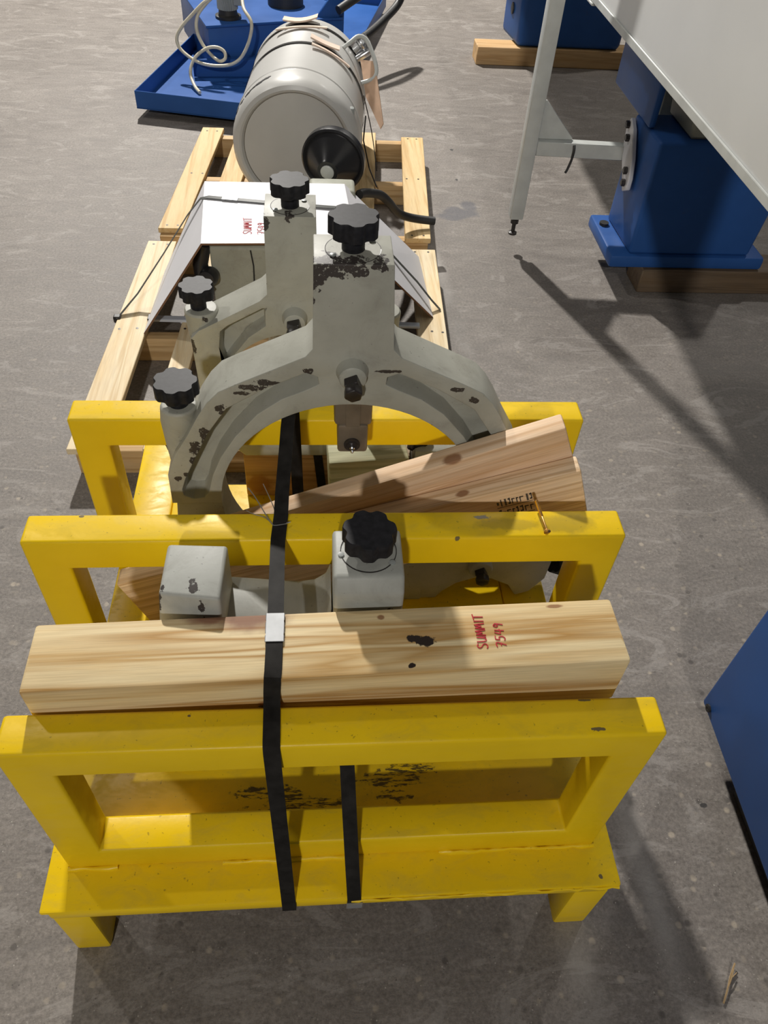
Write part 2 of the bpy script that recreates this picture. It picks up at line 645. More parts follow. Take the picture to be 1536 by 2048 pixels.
def upright(x0, x1, y, zt, d=0.0585, hb=0.0652, pw=0.0633, zb=ZB):
    bm = bmesh.new()
    outer = [(x0, zb), (x1, zb), (x1, zt), (x0, zt)]
    inner = [(x0 + pw, zb + hb), (x1 - pw, zb + hb), (x1 - pw, zt - hb), (x0 + pw, zt - hb)]
    rows = []
    for pts in (outer, inner):
        rows.append(([bm.verts.new((a, y, b)) for a, b in pts], [bm.verts.new((a, y + d, b)) for a, b in pts]))
    (of, ob), (nf, nb) = rows
    for i in range(4):
        j = (i + 1) % 4
        bm.faces.new((of[i], of[j], nf[j], nf[i]))
        bm.faces.new((ob[j], ob[i], nb[i], nb[j]))
        bm.faces.new((of[j], of[i], ob[i], ob[j]))
        bm.faces.new((nf[i], nf[j], nb[j], nb[i]))
    return finish(bm, 'upright_frame', M_YEL, stand, 40, 0.0055, 3)


Y1, Y2, Y3 = -0.0684, 0.2567, 0.5695
upright(-0.44, 0.44, Y1, 0.623)
upright(-0.4773, 0.4645, Y2, 0.655)
upright(-0.4786, 0.4772, Y3, 0.629)
PT = 0.037
for nm, p0, p1 in (('base_plate', (-0.473, -0.136, ZB - .0095), (0.473, 0.235, ZB)),
                   ('cross_tube', (-0.463, -0.1345, ZB - PT), (0.456, -0.06, ZB - .0096)),
                   ('cross_tube', (-0.463, 0.16, ZB - PT), (0.456, 0.2345, ZB - .0096)),
                   ('base_plate', (-0.37, 0.37, ZB - PT), (0.37, 0.815, ZB)),
                   ('side_rail', (-0.4635, 0.2355, ZB - PT), (-0.3705, 1.02, ZB)),
                   ('side_rail', (0.3705, 0.2355, ZB - PT), (0.4665, 1.02, ZB))):
    finish(box(p0, p1), nm, M_YEL, stand, 40, 0.005, 2)
for x0, x1, y0, y1 in ((-0.462, -0.402, -0.133, -0.08), (0.402, 0.462, -0.133, -0.08), (-0.46, -0.40, 0.95, 1.01), (0.402, 0.462, 0.95, 1.01)):
    finish(box((x0, y0, 0), (x1, y1, ZB - PT)), 'leg', M_YEL, stand, 40, 0.005, 2)


def weld(pts, r=0.0052):
    P = []
    for a, b in zip(pts, pts[1:]):
        a, b = Vector(a), Vector(b)
        n = max(2, int((b - a).length / 0.012))
        for i in range(n):
            P.append(a.lerp(b, i / n) + Vector((0, random.uniform(-.0015, .0015), random.uniform(-.001, .001))))
    P.append(Vector(pts[-1]))
    return finish(tube(P, r, 6, None, [r * random.uniform(0.6, 1.35) for _ in P]), 'weld_bead', M_YEL, stand, 60)


weld([(-0.44, Y1 - .001, ZB + .001), (-0.36, Y1 - .001, ZB + .001)])
weld([(-0.19, Y1 - .001, ZB + .001), (0.02, Y1 - .001, ZB + .001)])
weld([(0.17, Y1 - .001, ZB + .001), (0.44, Y1 - .001, ZB + .001)])
weld([(0.02, -0.1365, ZB - .008), (0.47, -0.1365, ZB - .008)], 0.003)

# ------------------------------------------------------------------ star knobs
KNOB_MESH = {}


def knob_mesh(lobes=7, key='k'):
    if key in KNOB_MESH:
        return KNOB_MESH[key]
    bm = bmesh.new()
    N = lobes * 12
    rows = []
    for rs, z in ((0.93, 0.0), (1.0, 0.03), (1.0, 0.66), (0.965, 0.72)):
        ring = []
        for i in range(N):
            a = 2 * pi * i / N
            u = (i % 12) / 12.0
            # scalloped: wide flats bulging out, round concave bites
            r = 1.0 - 0.14 * max(0.0, cos(2 * pi * u) + 0.25) / 1.25
            ring.append(bm.verts.new((r * rs * cos(a), r * rs * sin(a), z)))
        rows.append(ring)
    for a, b in zip(rows, rows[1:]):
        for i in range(N):
            j = (i + 1) % N
            bm.faces.new((a[i], a[j], b[j], b[i]))
    bm.faces.new(rows[0][::-1])
    top = rows[-1]
    bm.faces.new(top)
    bmesh.ops.recalc_face_normals(bm, faces=bm.faces)
    me = bpy.data.meshes.new('star_knob')
    bm.to_mesh(me)
    bm.free()
    me.materials.append(M_KNOB)
    me.shade_smooth()
    me.set_sharp_from_angle(angle=radians(38))
    sb = lathe([(0.44, -0.95), (0.46, -0.9), (0.46, -0.05), (0.42, 0.02)], 24)
    bmesh.ops.recalc_face_normals(sb, faces=sb.faces)
    ms = bpy.data.meshes.new('knob_stem')
    sb.to_mesh(ms)
    sb.free()
    ms.materials.append(M_KNOB)
    ms.shade_smooth()
    ms.set_sharp_from_angle(angle=radians(38))
    KNOB_MESH[key] = (me, ms)
    return me, ms


def star_knob(parent, base, direction, r, stem, spin=0.0, thick=None):
    """base = centre of the seat the stem stands on; r lobe radius; stem length"""
    me, ms = knob_mesh()
    d = Vector(direction).normalized()
    k = bpy.data.objects.new('star_knob', me)
    COL.objects.link(k)
    k.parent = parent
    k.location = Vector(base) + d * stem - world_loc(parent)
    k.rotation_mode = 'QUATERNION'
    from mathutils import Quaternion
    k.rotation_quaternion = d.to_track_quat('Z', 'Y') @ Quaternion((0, 0, 1), spin)
    th = thick or r * 0.75
    k.scale = (r, r, th / 0.72)
    s = bpy.data.objects.new('knob_stem', ms)
    COL.objects.link(s)
    s.parent = k
    s.scale = (1, 1, stem / 0.95 / (th / 0.72))
    return k


def square_bolt(parent, p, d, size=0.024, length=0.03, collar=0.021, mat=M_IRON, spin=0.0):
    m = axis_mat(p, d) @ Matrix.Rotation(spin, 4, 'Z')
    s = size / 2
    bm = bmesh.new()
    # square shank behind a hexagonal head
    rows = []
    for k, h in ((0.8, 0.0), (0.8, length * 0.5)):
        rows.append([bm.verts.new(m @ Vector((x * s * k, y * s * k, h))) for x, y in ((-1, -1), (1, -1), (1, 1), (-1, 1))])
    for i in range(4):
        j = (i + 1) % 4
        bm.faces.new((rows[0][i], rows[0][j], rows[1][j], rows[1][i]))
    bm.faces.new(rows[1])
    lathe([(s * 1.05, length * 0.5), (s * 1.12, length * 0.56), (s * 1.12, length * 0.94), (s * 0.95, length)], 6, bm, m)
    b = finish(bm, 'lock_bolt', mat, parent, 30, 0.0012, 1)
    return b


# ------------------------------------------------------------------ main steady rest
def ring_arc(cx, cz, R, a0, a1, n):
    return [(cx + R * cos(a0 + (a1 - a0) * i / n), cz + R * sin(a0 + (a1 - a0) * i / n)) for i in range(n + 1)]


CX, CZ, RI = 0.028, 0.53, 0.230
YF, YK = 0.455, 0.540
chips_main = [  # (x, y, z, rx, ry, rz) relative to the casting's root
    # corner of the column, top left of the front face
    (-0.034, 0, 0.79, 0.030, 0.03, 0.020), (-0.062, 0, 0.775, 0.012, 0.03, 0.026), (-0.012, 0, 0.797, 0.03, 0.03, 0.008), (0.005, 0, 0.785, 0.012, 0.03, 0.012), (0.035, 0, 0.79, 0.012, 0.03, 0.007),
    (-0.065, 0, 0.735, 0.006, 0.02, 0.010),
    # along the left rim
    (-0.135, 0, 0.586, 0.020, .02, .006), (-0.158, 0, 0.577, .020, .02, .006), (-0.178, 0, .566, .012, .02, .005),
    (-0.213, 0, .536, .010, .02, .007), (-0.205, 0, .525, .010, .02, .005), (-0.243, 0, .475, .008, .02, .016), (-0.262, 0, .445, .010, .02, .014), (-.27, 0, .42, .006, .02, .008),
    (-0.30, 0, .375, .006, .02, .006), (-0.285, 0, .385, .005, .02, .004), (-.213, 0, .375, .004, .02, .008), (-.07, 0, .61, .008, .02, .005),
    # right rim
    (0.17, 0, .575, .012, .02, .005), (.20, 0, .553, .008, .02, .006), (.10, 0, .51, .010, .02, .004), (.13, 0, .495, .012, .02, .005), (.055, 0, .61, .02, .02, .003)]
ROOT1 = Vector((0.028, 0.455, 0.217))
M_CAST1 = cast_paint('grey_casting_paint_main', [(c[0] - 0.0, c[1], c[2], c[3], c[4], c[5]) for c in chips_main])
rest1 = thing('steady_rest', 'large grey steady rest arch with tall column, nearest whole ring between the yellow frames', 'steady rest', ROOT1)


def steady_upper(parent, mat, cx, cz, R, yf, yk, half_l, outline_l, col, ztop, zfoot, pocket_l, depth, lug, right_lug=True, bev=0.006):
    """outline_l: left outer points from foot up to the column's left side; col=(xl,xr)"""
    ol = list(outline_l)
    orr = [(2 * cx - x, z) for x, z in ol][::-1]
    pts = [(cx - R, zfoot)] + ol + [(col[0], ztop), (col[1], ztop)] + orr + [(cx + R, zfoot)]
    a0 = math.asin((zfoot - cz) / R)
    arc = ring_arc(cx, cz, R, a0, pi - a0, 36)
    pts = pts[:-1] + arc[:-1]
    body = prism(pts, yf, yk)
    cuts = []
    for sgn in (0, 1):
        pp = pocket_l if sgn == 0 else [(2 * cx - x, z) for x, z in pocket_l][::-1]
        b = bmesh.new()
        mx = sum(p[0] for p in pp) / len(pp)
        n = len(pp)
        fr = [b.verts.new((x, yf - 0.01, z)) for x, z in pp]
        # tapered pocket floor
        inn = []
        for i, (x, z) in enumerate(pp):
            p0, p1 = pp[i - 1], pp[(i + 1) % n]
            t = Vector((p1[0] - p0[0], p1[1] - p0[1]))
            nn = Vector((-t.y, t.x)).normalized()
            inn.append((x, z, nn))
        area = sum(pp[i][0] * pp[(i + 1) % n][1] - pp[(i + 1) % n][0] * pp[i][1] for i in range(n))
        s = 1 if area > 0 else -1
        bk = [b.verts.new((x + nn.x * s * 0.006, yf + depth, z + nn.y * s * 0.006)) for x, z, nn in inn]
        for i in range(n):
            j = (i + 1) % n
            b.faces.new((fr[i], fr[j], bk[j], bk[i]))
        b.faces.new(fr[::-1])
        b.faces.new(bk)
        cuts.append(cutter(b))
    ym = (yf + yk) / 2
    res = boolean_finish(body, cuts)

    def mods(o):
        pass
    for lx in ((lug[0],) + ((2 * cx - lug[0],) if right_lug else ())):
        r, zt, zb = lug[1], lug[2], lug[3]
        m = Matrix.Translation((lx, ym, 0))
        m2 = Matrix.Translation((lx, ym, 0)) @ Matrix.Rotation(0, 4, 'X')
        k0 = lug[4] if len(lug) > 4 else 0.45
        b = lathe([(r * k0, zb), (r * (0.5 * k0 + 0.5), zb + (zt - zb) * 0.35), (r * (0.07 + 0.93 * 1.0), zb + (zt - zb) * 0.75), (r, zt - 0.004), (r * 0.9, zt)], 28, None, m2)
        # lean the foot of the boss inwards so that it flows into the arch
        for v in b.verts:
            k = 1 - (v.co.z - zb) / (zt - zb)
            v.co.x += (cx - lx) / abs(cx - lx) * k * r * (-0.5 if k0 < 0.9 else 0.15)
        tmp = bpy.data.meshes.new('t')
        b.to_mesh(tmp)
        b.free()
        res.from_mesh(tmp)
        bpy.data.meshes.remove(tmp)
    return finish(res, 'upper_casting', mat, parent, 42, bev, 3)


outl = [(-0.291, 0.53), (-0.289, 0.60), (-0.272, 0.645), (-0.243, 0.695), (-0.222, 0.735), (-0.205, 0.762), (-0.185, 0.784), (-0.155, 0.800), (-0.046, 0.853), (-0.034, 0.868)]
pock = [(-0.024, 0.800), (-0.026, 0.816), (-0.046, 0.824), (-0.11, 0.793), (-0.176, 0.751), (-0.213, 0.695), (-0.240, 0.638), (-0.261, 0.592), (-0.270, 0.565), (-0.269, 0.549), (-0.252, 0.540), (-0.231, 0.543), (-0.221, 0.56), (-0.211, 0.598), (-0.193, 0.642), (-0.164, 0.69), (-0.125, 0.738), (-0.085, 0.769), (-0.045, 0.788)]
up1 = steady_upper(rest1, M_CAST1, CX, CZ, RI, YF, YK, .32, outl, (-0.032, 0.082), 1.010, 0.53, pock, 0.042, (-0.258, 0.031, 0.727, 0.600, 0.5), right_lug=False)
# lower half that carries it
lo = prism([(-0.284, 0.527), (-0.292, 0.45), (-0.27, 0.36), (-0.215, 0.285), (-0.13, 0.25), (-0.13, 0.2175), (0.19, 0.2175), (0.19, 0.25), (0.27, 0.285), (0.326, 0.36), (0.348, 0.45), (0.34, 0.527)]
           + ring_arc(CX, CZ, RI, -0.013, -pi + 0.013, 36), YF + 0.004, YK - 0.004)
finish(lo, 'lower_casting', M_CAST1, rest1, 42, 0.004, 2)
wing = [(0.10, 0.2175), (0.16, 0.29), (0.205, 0.338), (0.25, 0.345), (0.455, 0.338), (0.452, 0.28), (0.425, 0.235), (0.395, 0.222), (0.375, 0.258), (0.335, 0.281), (0.30, 0.285), (0.262, 0.268), (0.235, 0.24), (0.222, 0.2175)]
finish(prism(wing, 0.462, 0.565), 'jaw_housing', M_CAST1, rest1, 42, 0.005, 2)
finish(prism([(2 * CX - x, z) for x, z in wing][::-1], 0.462, 0.565), 'jaw_housing', M_CAST1, rest1, 42, 0.005, 2)
star_knob(rest1, (0.455, 0.51, 0.31), (1, 0, -0.45), 0.038, 0.028, 0.2)
lathe_m = axis_mat((0.304, 0.466, 0.330), (0, -1, 0.0))
finish(lathe([(0.026, -0.01), (0.025, 0.016), (0.022, 0.020)], 28, None, lathe_m), 'bolt_boss', M_CAST1, rest1, 40)
square_bolt(rest1, (0.304, 0.448, 0.328), (0, -1, -0.05), 0.026, 0.03, spin=0.5)
# top of the column: inset disc, two screws, knob
TC = Vector((0.025, 0.4985, 1.010))
finish(lathe([(0.0395, -0.001), (0.0395, 0.0004), (0, 0.0004)], 48, None, Matrix.Translation(TC)), 'top_disc', M_CAST1, rest1, 40)
rg = bmesh.new()
tube([TC + Vector((0.0402 * cos(a), 0.0402 * sin(a), 0.0000)) for a in [2 * pi * i / 48 for i in range(49)]], 0.0007, 4, rg)
finish(rg, 'scribed_ring', M_IRON, rest1, 0)
for a in (radians(215), radians(38)):
    p = TC + Vector((0.036 * cos(a), 0.036 * sin(a), 0.0015))
    finish(lathe([(0.0048, 0), (0.0048, 0.0016), (0.0035, 0.0022), (0, 0.0022)], 16, None, Matrix.Translation(p)), 'set_screw', M_MOTOR, rest1, 40)
star_knob(rest1, TC, (0, 0, 1), 0.0365, 0.024, 0.35, 0.027)
star_knob(rest1, (-0.258, 0.4975, 0.727), (0, 0, 1), 0.0365, 0.021, 0.1, 0.027)
# front boss with bolt
finish(lathe([(0.028, -0.006), (0.023, 0.010), (0.0215, 0.020), (0.019, 0.022)], 28, None, axis_mat((0.027, 0.456, 0.826), (0, -1, 0.0))), 'bolt_boss', M_CAST1, rest1, 40)
square_bolt(rest1, (0.027, 0.437, 0.823), (0, -1, -0.18), 0.027, 0.034, spin=0.4)
# jaw
jaw = finish(box((0.0, 0.472, 0.700), (0.064, 0.528, 0.775)), 'jaw', M_BRASS, rest1, 40, 0.006, 2)
tip = box((0.006, 0.470, 0.640), (0.058, 0.530, 0.702))
finish(tip, 'jaw_tip', M_BRASS, jaw, 40, 0.005, 2)
finish(box((0.019, 0.4705, 0.668), (0.044, 0.4725, 0.77)), 'jaw_key', M_BRASS, jaw, 40, 0.001, 1)
wm = axis_mat((0.031, 0.470, 0.660), (0, -1, 0))
finish(lathe([(0.014, 0), (0.014, 0.003), (0.010, 0.004), (0.009, 0.006), (0, 0.006)], 24, None, wm), 'roller_pin', M_IRON, jaw, 40)
finish(lathe([(0.0042, 0.005), (0.0046, 0.010), (0.003, 0.012), (0.0036, 0.016), (0.0015, 0.019)], 10, None, axis_mat((0.031, 0.470, 0.660), (0, -1, -0.2))), 'grease_nipple', M_STEEL, jaw, 40)

# ------------------------------------------------------------------ second steady rest behind the rear frame
C2X, C2Z, R2 = -0.073, 0.537, 0.148
Y2F, Y2K = 0.760, 0.845
chips2 = [(-0.045, 0, 0.555, .012, .02, .006), (-0.085, 0, .422, .012, .02, .008), (-.06, 0, .437, .012, .02, .004), (-.115, 0, .398, .006, .02, .006), (-.17, 0, .352, .006, .02, .007),
          (-.005, 0, .565, .006, .02, .008), (.0, 0, .57, .007, .02, .006), (-.196, 0, .29, .005, .02, .01), (-.042, 0, .555, .008, .02, .012), (-.20, 0, .30, .008, .02, .012)]
ROOT2 = Vector((-0.073, 0.760, 0.357))
M_CAST2 = cast_paint('grey_casting_paint_second', chips2)
rest2 = thing('steady_rest', 'smaller grey steady rest standing behind the rear yellow frame, in front of the white cover', 'steady rest', ROOT2)
outl2 = [(-0.268, 0.53), (-0.270, 0.60), (-0.272, 0.672), (-0.255, 0.690), (-0.135, 0.757), (-0.120, 0.772)]
pock2 = [(-0.124, 0.735), (-0.120, 0.745), (-0.132, 0.743), (-0.200, 0.704), (-0.216, 0.690), (-0.221, 0.655), (-0.219, 0.615), (-0.208, 0.610), (-0.19, 0.635), (-0.160, 0.675), (-0.125, 0.702)]
steady_upper(rest2, M_CAST2, C2X, C2Z, R2, Y2F, Y2K, .2, outl2, (-0.118, -0.028), 0.925, 0.53, pock2, 0.035, (-0.252, 0.033, 0.716, 0.64, 1.0))
lo = prism([(-0.266, 0.528), (-0.262, 0.46), (-0.22, 0.39), (-0.19, 0.3575), (0.044, 0.3575), (0.074, 0.39), (0.116, 0.46), (0.12, 0.528)]
           + ring_arc(C2X, C2Z, R2, -0.06, -pi + 0.06, 30), Y2F + .003, Y2K - .003)
finish(lo, 'lower_casting', M_CAST2, rest2, 42, 0.004, 2)
for s in (-1, 1):
    d = Vector((s * cos(radians(30)), 0, -sin(radians(30))))
    n = Vector((sin(radians(30)) * s, 0, cos(radians(30))))
    c0 = Vector((C2X, 0, C2Z)) + d * 0.17
    c1 = Vector((C2X, 0, C2Z)) + d * 0.285
    w0, w1 = 0.045, 0.033
    P = [c0 - n * w0, c1 - n * w1, c1 + n * w1, c0 + n * w0]
    finish(prism([(p.x, p.z) for p in P], Y2F + .004, Y2K - .004), 'jaw_housing', M_CAST2, rest2, 42, 0.006, 2)
    star_knob(rest2, (c1.x, 0.80, c1.z), d, 0.033, 0.022, 0.3)
T2 = Vector((-0.073, 0.8, 0.925))
finish(lathe([(0.0335, -0.001), (0.0335, 0.0004), (0, 0.0004)], 40, None, Matrix.Translation(T2)), 'top_disc', M_CAST2, rest2, 40)
rg = tube([T2 + Vector((0.0342 * cos(a), 0.0342 * sin(a), 0.000)) for a in [2 * pi * i / 40 for i in range(41)]], 0.0008, 4)
finish(rg, 'scribed_ring', M_IRON, rest2, 0)
for a in (radians(215), radians(38)):
    p = T2 + Vector((0.031 * cos(a), 0.031 * sin(a), 0.001))
    finish(lathe([(0.0045, 0), (0.0045, 0.0016), (0, 0.0022)], 14, None, Matrix.Translation(p)), 'set_screw', M_MOTOR, rest2, 40)
star_knob(rest2, T2, (0, 0, 1), 0.0345, 0.024, 0.1, 0.024)
star_knob(rest2, (-0.256, 0.8025, 0.716), (0, 0, 1), 0.0335, 0.024, 0.5, 0.025)
finish(lathe([(0.026, -0.006), (0.022, 0.012), (0.020, 0.022), (0.018, 0.023)], 28, None, axis_mat((-0.070, 0.761, 0.722), (0, -1, 0.0))), 'bolt_boss', M_CAST2, rest2, 40)
square_bolt(rest2, (-0.070, 0.740, 0.720), (0, -1, -0.15), 0.030, 0.036, spin=0.25)
finish(box((-0.098, 0.778, 0.63), (-0.048, 0.828, 0.70)), 'jaw', M_BRASS, rest2, 40, 0.005, 2)

# ------------------------------------------------------------------ third casting in the front bay
ROOT3 = Vector((-0.1, 0.165, ZB))
M_CAST3 = cast_paint('grey_casting_paint_front', [(-0.102, -0.03, 0.478, .006, .012, .02), (-0.09, -0.045, .46, .005, .01, .02), (-0.152, -.04, .465, .006, .02, .02), (-.143, -.03, .47, .004, .006, .02), (0.175, -.05, .44, .006, .02, .008)],
                     (1.02, 1.04, 1.10), 0.35, 0.28)
rest3 = thing('follow_rest', 'grey casting with black star knob wedged behind the pine beam', 'follow rest', ROOT3)
# body: arm between the lug block and the column, filleted into the column
arm = [(-0.262, ZB + .001), (-0.262, 0.585), (-0.16, 0.612), (-0.06, 0.598), (-0.035, 0.603), (-0.018, 0.618), (-0.010, 0.645), (-0.010, ZB + .001)]
finish(prism(arm, 0.130, 0.222), 'body', M_CAST3, rest3, 42, 0.006, 2)
hx = bmesh.new()
hexa(hx, [(-0.263, 0.118, 0.575), (-0.166, 0.106, 0.575), (-0.160, 0.215, 0.575), (-0.262, 0.222, 0.575),
          (-0.2475, 0.126, 0.698), (-0.163, 0.112, 0.700), (-0.159, 0.208, 0.702), (-0.245, 0.214, 0.700)])
finish(hx, 'clamp_block', M_CAST3, rest3, 42, 0.0055, 3)
colm = prism([(0.116, ZB + .001), (0.222, ZB + .001), (0.222, 0.718), (0.134, 0.7185), (0.118, 0.695)], -0.008, 0.092, None, 'x')
finish(colm, 'column', M_CAST3, rest3, 42, 0.006, 3)
T3 = Vector((0.043, 0.180, 0.7185))
rg = tube([T3 + Vector((0.040 * cos(a), 0.040 * sin(a), 0.0003)) for a in [2 * pi * i / 48 for i in range(49)]], 0.0007, 4)
finish(rg, 'scribed_ring', M_IRON, rest3, 0)
for a in (radians(190), radians(325)):
    p = T3 + Vector((0.040 * cos(a), 0.040 * sin(a), 0.0))
    finish(lathe([(0.0045, 0), (0.0045, 0.0016), (0, 0.0022)], 14, None, Matrix.Translation(p)), 'set_screw', M_MOTOR, rest3, 40)
star_knob(rest3, T3, (0, 0, 1), 0.0385, 0.018, 0.15, 0.028)

# ------------------------------------------------------------------ lumber on the stand
def plank(name, A, B, w, h, mat, label, cat='timber', wdir=None, group=None, bev=0.004):
    A, B = Vector(A), Vector(B)
    t = (B - A).normalized()
    wd = Vector(wdir or (0, 1, 0))
    wd = (wd - t * wd.dot(t)).normalized()
    up_ = t.cross(wd)
    o = finish(box((0, 0, -h), ((B - A).length, w, 0)), name, mat, None, 40, bev, 2, local=True)
    mw = Matrix.Identity(4)
    for i in range(3):
        mw[i][0], mw[i][1], mw[i][2], mw[i][3] = t[i], wd[i], up_[i], A[i]
    o.matrix_world = mw
    ROT[o] = mw
    return tag(o, label, cat, group)


BA, BB = Vector((-0.41, -0.006, 0.669)), Vector((0.395, 0.012, 0.680))
M_BEAM = wood('pale_pine_beam', (0.76, 0.62, 0.37), (0.44, 0.25, 0.075), 0, 36, 1.5, seed=1.3,
              knots=[(0.315, 0.0, -0.065, 0.018, 0.02, 0.012), (0.47, 0.09, 0, .005, .004, .02), (0.72, 0.095, 0, .012, .003, .02)],
              holes=[(0.527, 0.047, 0.0, 0.014, 0.0085, 0.03), (0.513, 0.052, 0.0, 0.010, 0.006, 0.02), (0.505, 0.010, 0.0, 0.005, 0.004, 0.02), (0.305, -0.001, -.068, .008, .02, .003), (0.318, -0.001, -.06, .008, .02, .003)],
              red=[(0.285, 0.103, 0.0, 0.052, 0.024, 0.04), (0.235, 0.104, 0.0, .03, .014, .03)], contrast=(0.45, 0.60))
beam = plank('front_beam', BA, BB, 0.105, 0.105, M_BEAM, 'pale square pine beam lying behind the front yellow frame, marked in red pen', 'beam', (0, 1, 0), bev=0.005)

GLY = {  # strokes on a 1 x 1.4 cell
    'S': [[(0.9, 1.25), (0.55, 1.4), (0.15, 1.15), (0.35, 0.8), (0.75, 0.6), (0.85, 0.25), (0.4, 0.0), (0.05, 0.15)]],
    'U': [[(0.05, 1.35), (0.1, 0.4), (0.35, 0.05), (0.7, 0.3), (0.85, 1.3), (0.9, 0.05)]],
    'M': [[(0.02, 0.0), (0.15, 1.3), (0.45, 0.45), (0.75, 1.35), (0.98, 0.0)]],
    'I': [[(0.5, 1.35), (0.45, 0.0)]],
    'T': [[(0.0, 1.3), (1.0, 1.42)], [(0.5, 1.36), (0.45, 0.0)]],
    '7': [[(0.05, 1.3), (0.9, 1.3), (0.35, 0.0)], [(0.3, 0.7), (0.8, 0.75)]],
    '5': [[(0.95, 1.35), (0.3, 1.35), (0.2, 0.8), (0.65, 0.85), (0.8, 0.4), (0.4, 0.02), (0.05, 0.15)]],
    '4': [[(0.35, 1.35), (0.1, 0.55), (0.95, 0.65)], [(0.8, 1.3), (0.65, 0.0)]],
    '9': [[(0.8, 1.1), (0.45, 1.35), (0.2, 0.95), (0.55, 0.75), (0.82, 1.1), (0.6, 0.0)]],
}


def writing(parent, word, org, adv, upv, h, cell, normal, mat, w=0.0011, name='handwriting'):
    bm = bmesh.new()
    adv, upv, normal = Vector(adv).normalized(), Vector(upv).normalized(), Vector(normal).normalized()
    x = 0
    for chh in word:
        wd = cell * (0.45 if chh == 'I' else 1.0)
        for st in GLY[chh]:
            P = [Vector(org) + adv * (x + px * wd * 0.82) + upv * (py / 1.4 * h) + normal * 0.0006 for px, py in st]
            P = smooth_path(P, 4) if len(P) > 2 else P
            tube(P, w, 5, bm)
        x += wd
    return finish(bm, name, mat, parent, 0)


def beam_pt(u, v):
    t = (BB - BA).normalized()
    return BA + t * u + Vector((-t.y, t.x, 0)).normalized() * v + Vector((0, 0, 0.0))


writing(beam, 'SUMMIT', beam_pt(0.612, 0.030), (0.0, 1, 0), (-1, 0, 0), 0.0145, 0.0108, (0, 0, 1), M_INK, 0.0008)
writing(beam, '7549', beam_pt(0.638, 0.031), (0.0, 1, 0), (-1, 0, 0), 0.0140, 0.0105, (0, 0, 1), M_INK, 0.0008)

M_PINE2 = wood('pinkish_pine_board', (0.84, 0.63, 0.44), (0.60, 0.37, 0.20), 0, 60, 2.0, seed=4.2, contrast=(0.44, 0.66),
               knots=[(0.51, 0.006, 0, .016, .012, .008), (0.16, 0, -.02, .008, .02, .005), (.28, .0, -.05, .05, .02, .004)])
M_PINE3 = wood('pale_pine_board', (0.86, 0.66, 0.45), (0.60, 0.40, 0.22), 0, 95, 1.5, seed=7.7, contrast=(0.45, 0.64), knots=[(0.66, .015, 0, .012, .007, .006)])
b2A, b2B = Vector((-0.402, 0.372, 0.399)), Vector((0.409, 0.372, 0.688))
b2 = plank('pine_board', b2A, b2B, 0.039, 0.135, M_PINE3, 'pale pine board on edge with black grade stamp, sloping up behind the middle yellow frame', 'board', (0, 1, 0))
b1B = Vector((0.378, 0.4125, 0.7476))
b1A = Vector((-0.27, 0.4125, 0.4736))
plank('pine_board', b1A, b1B, 0.038, 0.10, M_PINE2, 'knotty pinkish pine board leaning against the arch, topmost of the two', 'board', (0, 1, 0))
# illegible grade stamp, printed strokes on the wide face
t2 = (b2B - b2A).normalized()
n2 = Vector((0, -1, 0))
d2 = Vector((t2.z, 0, -t2.x))
st = bmesh.new()


def stamp_quad(u0, u1, v0, v1):
    P = [b2B - t2 * u + d2 * v + n2 * 0.0005 for u, v in ((u1, v0), (u0, v0), (u0, v1), (u1, v1))]
    vv = [st.verts.new(p) for p in P] + [st.verts.new(p - n2 * 0.0006) for p in P]
    for f in ((0, 1, 2, 3), (7, 6, 5, 4), (0, 4, 5, 1), (1, 5, 6, 2), (2, 6, 7, 3), (3, 7, 4, 0)):
        st.faces.new([vv[i] for i in f])


rs = random.Random(3)
for row in range(3):
    v0 = 0.022 + row * 0.026
    u = 0.088
    while u < 0.150:
        w = rs.uniform(0.0035, 0.0075)
        k = rs.choice((0, 1, 2, 3))
        if k == 0:
            stamp_quad(u, u + w * 0.6, v0, v0 + 0.017)
        elif k == 1:
            stamp_quad(u, u + w, v0 + 0.001, v0 + 0.004)
            stamp_quad(u, u + w, v0 + 0.012, v0 + 0.015)
            stamp_quad(u, u + 0.002, v0, v0 + 0.015)
        elif k == 2:
            stamp_quad(u, u + w, v0 + 0.006, v0 + 0.013)
        else:
            stamp_quad(u, u + w, v0 + 0.003, v0 + 0.0055)
            stamp_quad(u + w - 0.002, u + w, v0 + .003, v0 + .016)
        u += w + rs.uniform(0.001, 0.003)
    stamp_quad(0.088, 0.150, v0 + 0.0195, v0 + 0.0205)
finish(st, 'grade_stamp', M_STAMP, b2, 0)

M_BLOCK = wood('tan_blocking', (0.50, 0.32, 0.16), (0.30, 0.17, 0.07), 0, 60, 1.8, seed=2.2, contrast=(0.42, 0.66), knots=[(0.17, -.0, -.055, .010, .03, .011), (0.03, 0, -.10, .03, .03, .03)])
plank('wood_block', (-0.197, 0.774, 0.357), (0.10, 0.774, 0.357), 0.09, 0.14, M_BLOCK, 'brown wooden block lying under the smaller steady rest, with a black strap over it', 'block', (0, 1, 0))
M_GREENWOOD = wood('green_treated_wood', (0.46, 0.46, 0.30), (0.26, 0.28, 0.17), 0, 45, 3, seed=5.2, contrast=(0.42, 0.62))
plank('treated_block', (-0.005, 0.655, 0.437), (0.165, 0.665, 0.442), 0.085, 0.22, M_GREENWOOD, 'greenish treated wood offcut standing in front of the brown block', 'block', (0, 1, 0))
M_PALE = wood('pale_offcut', (0.70, 0.55, 0.38), (0.50, 0.34, 0.2), 0, 60, 3, seed=8.8)
plank('wood_offcut', (0.108, 0.790, 0.352), (0.185, 0.780, 0.340), 0.10, 0.123, M_PALE, 'small pale wood offcut right of the brown block under the rear frame', 'block', (0, 1, 0))
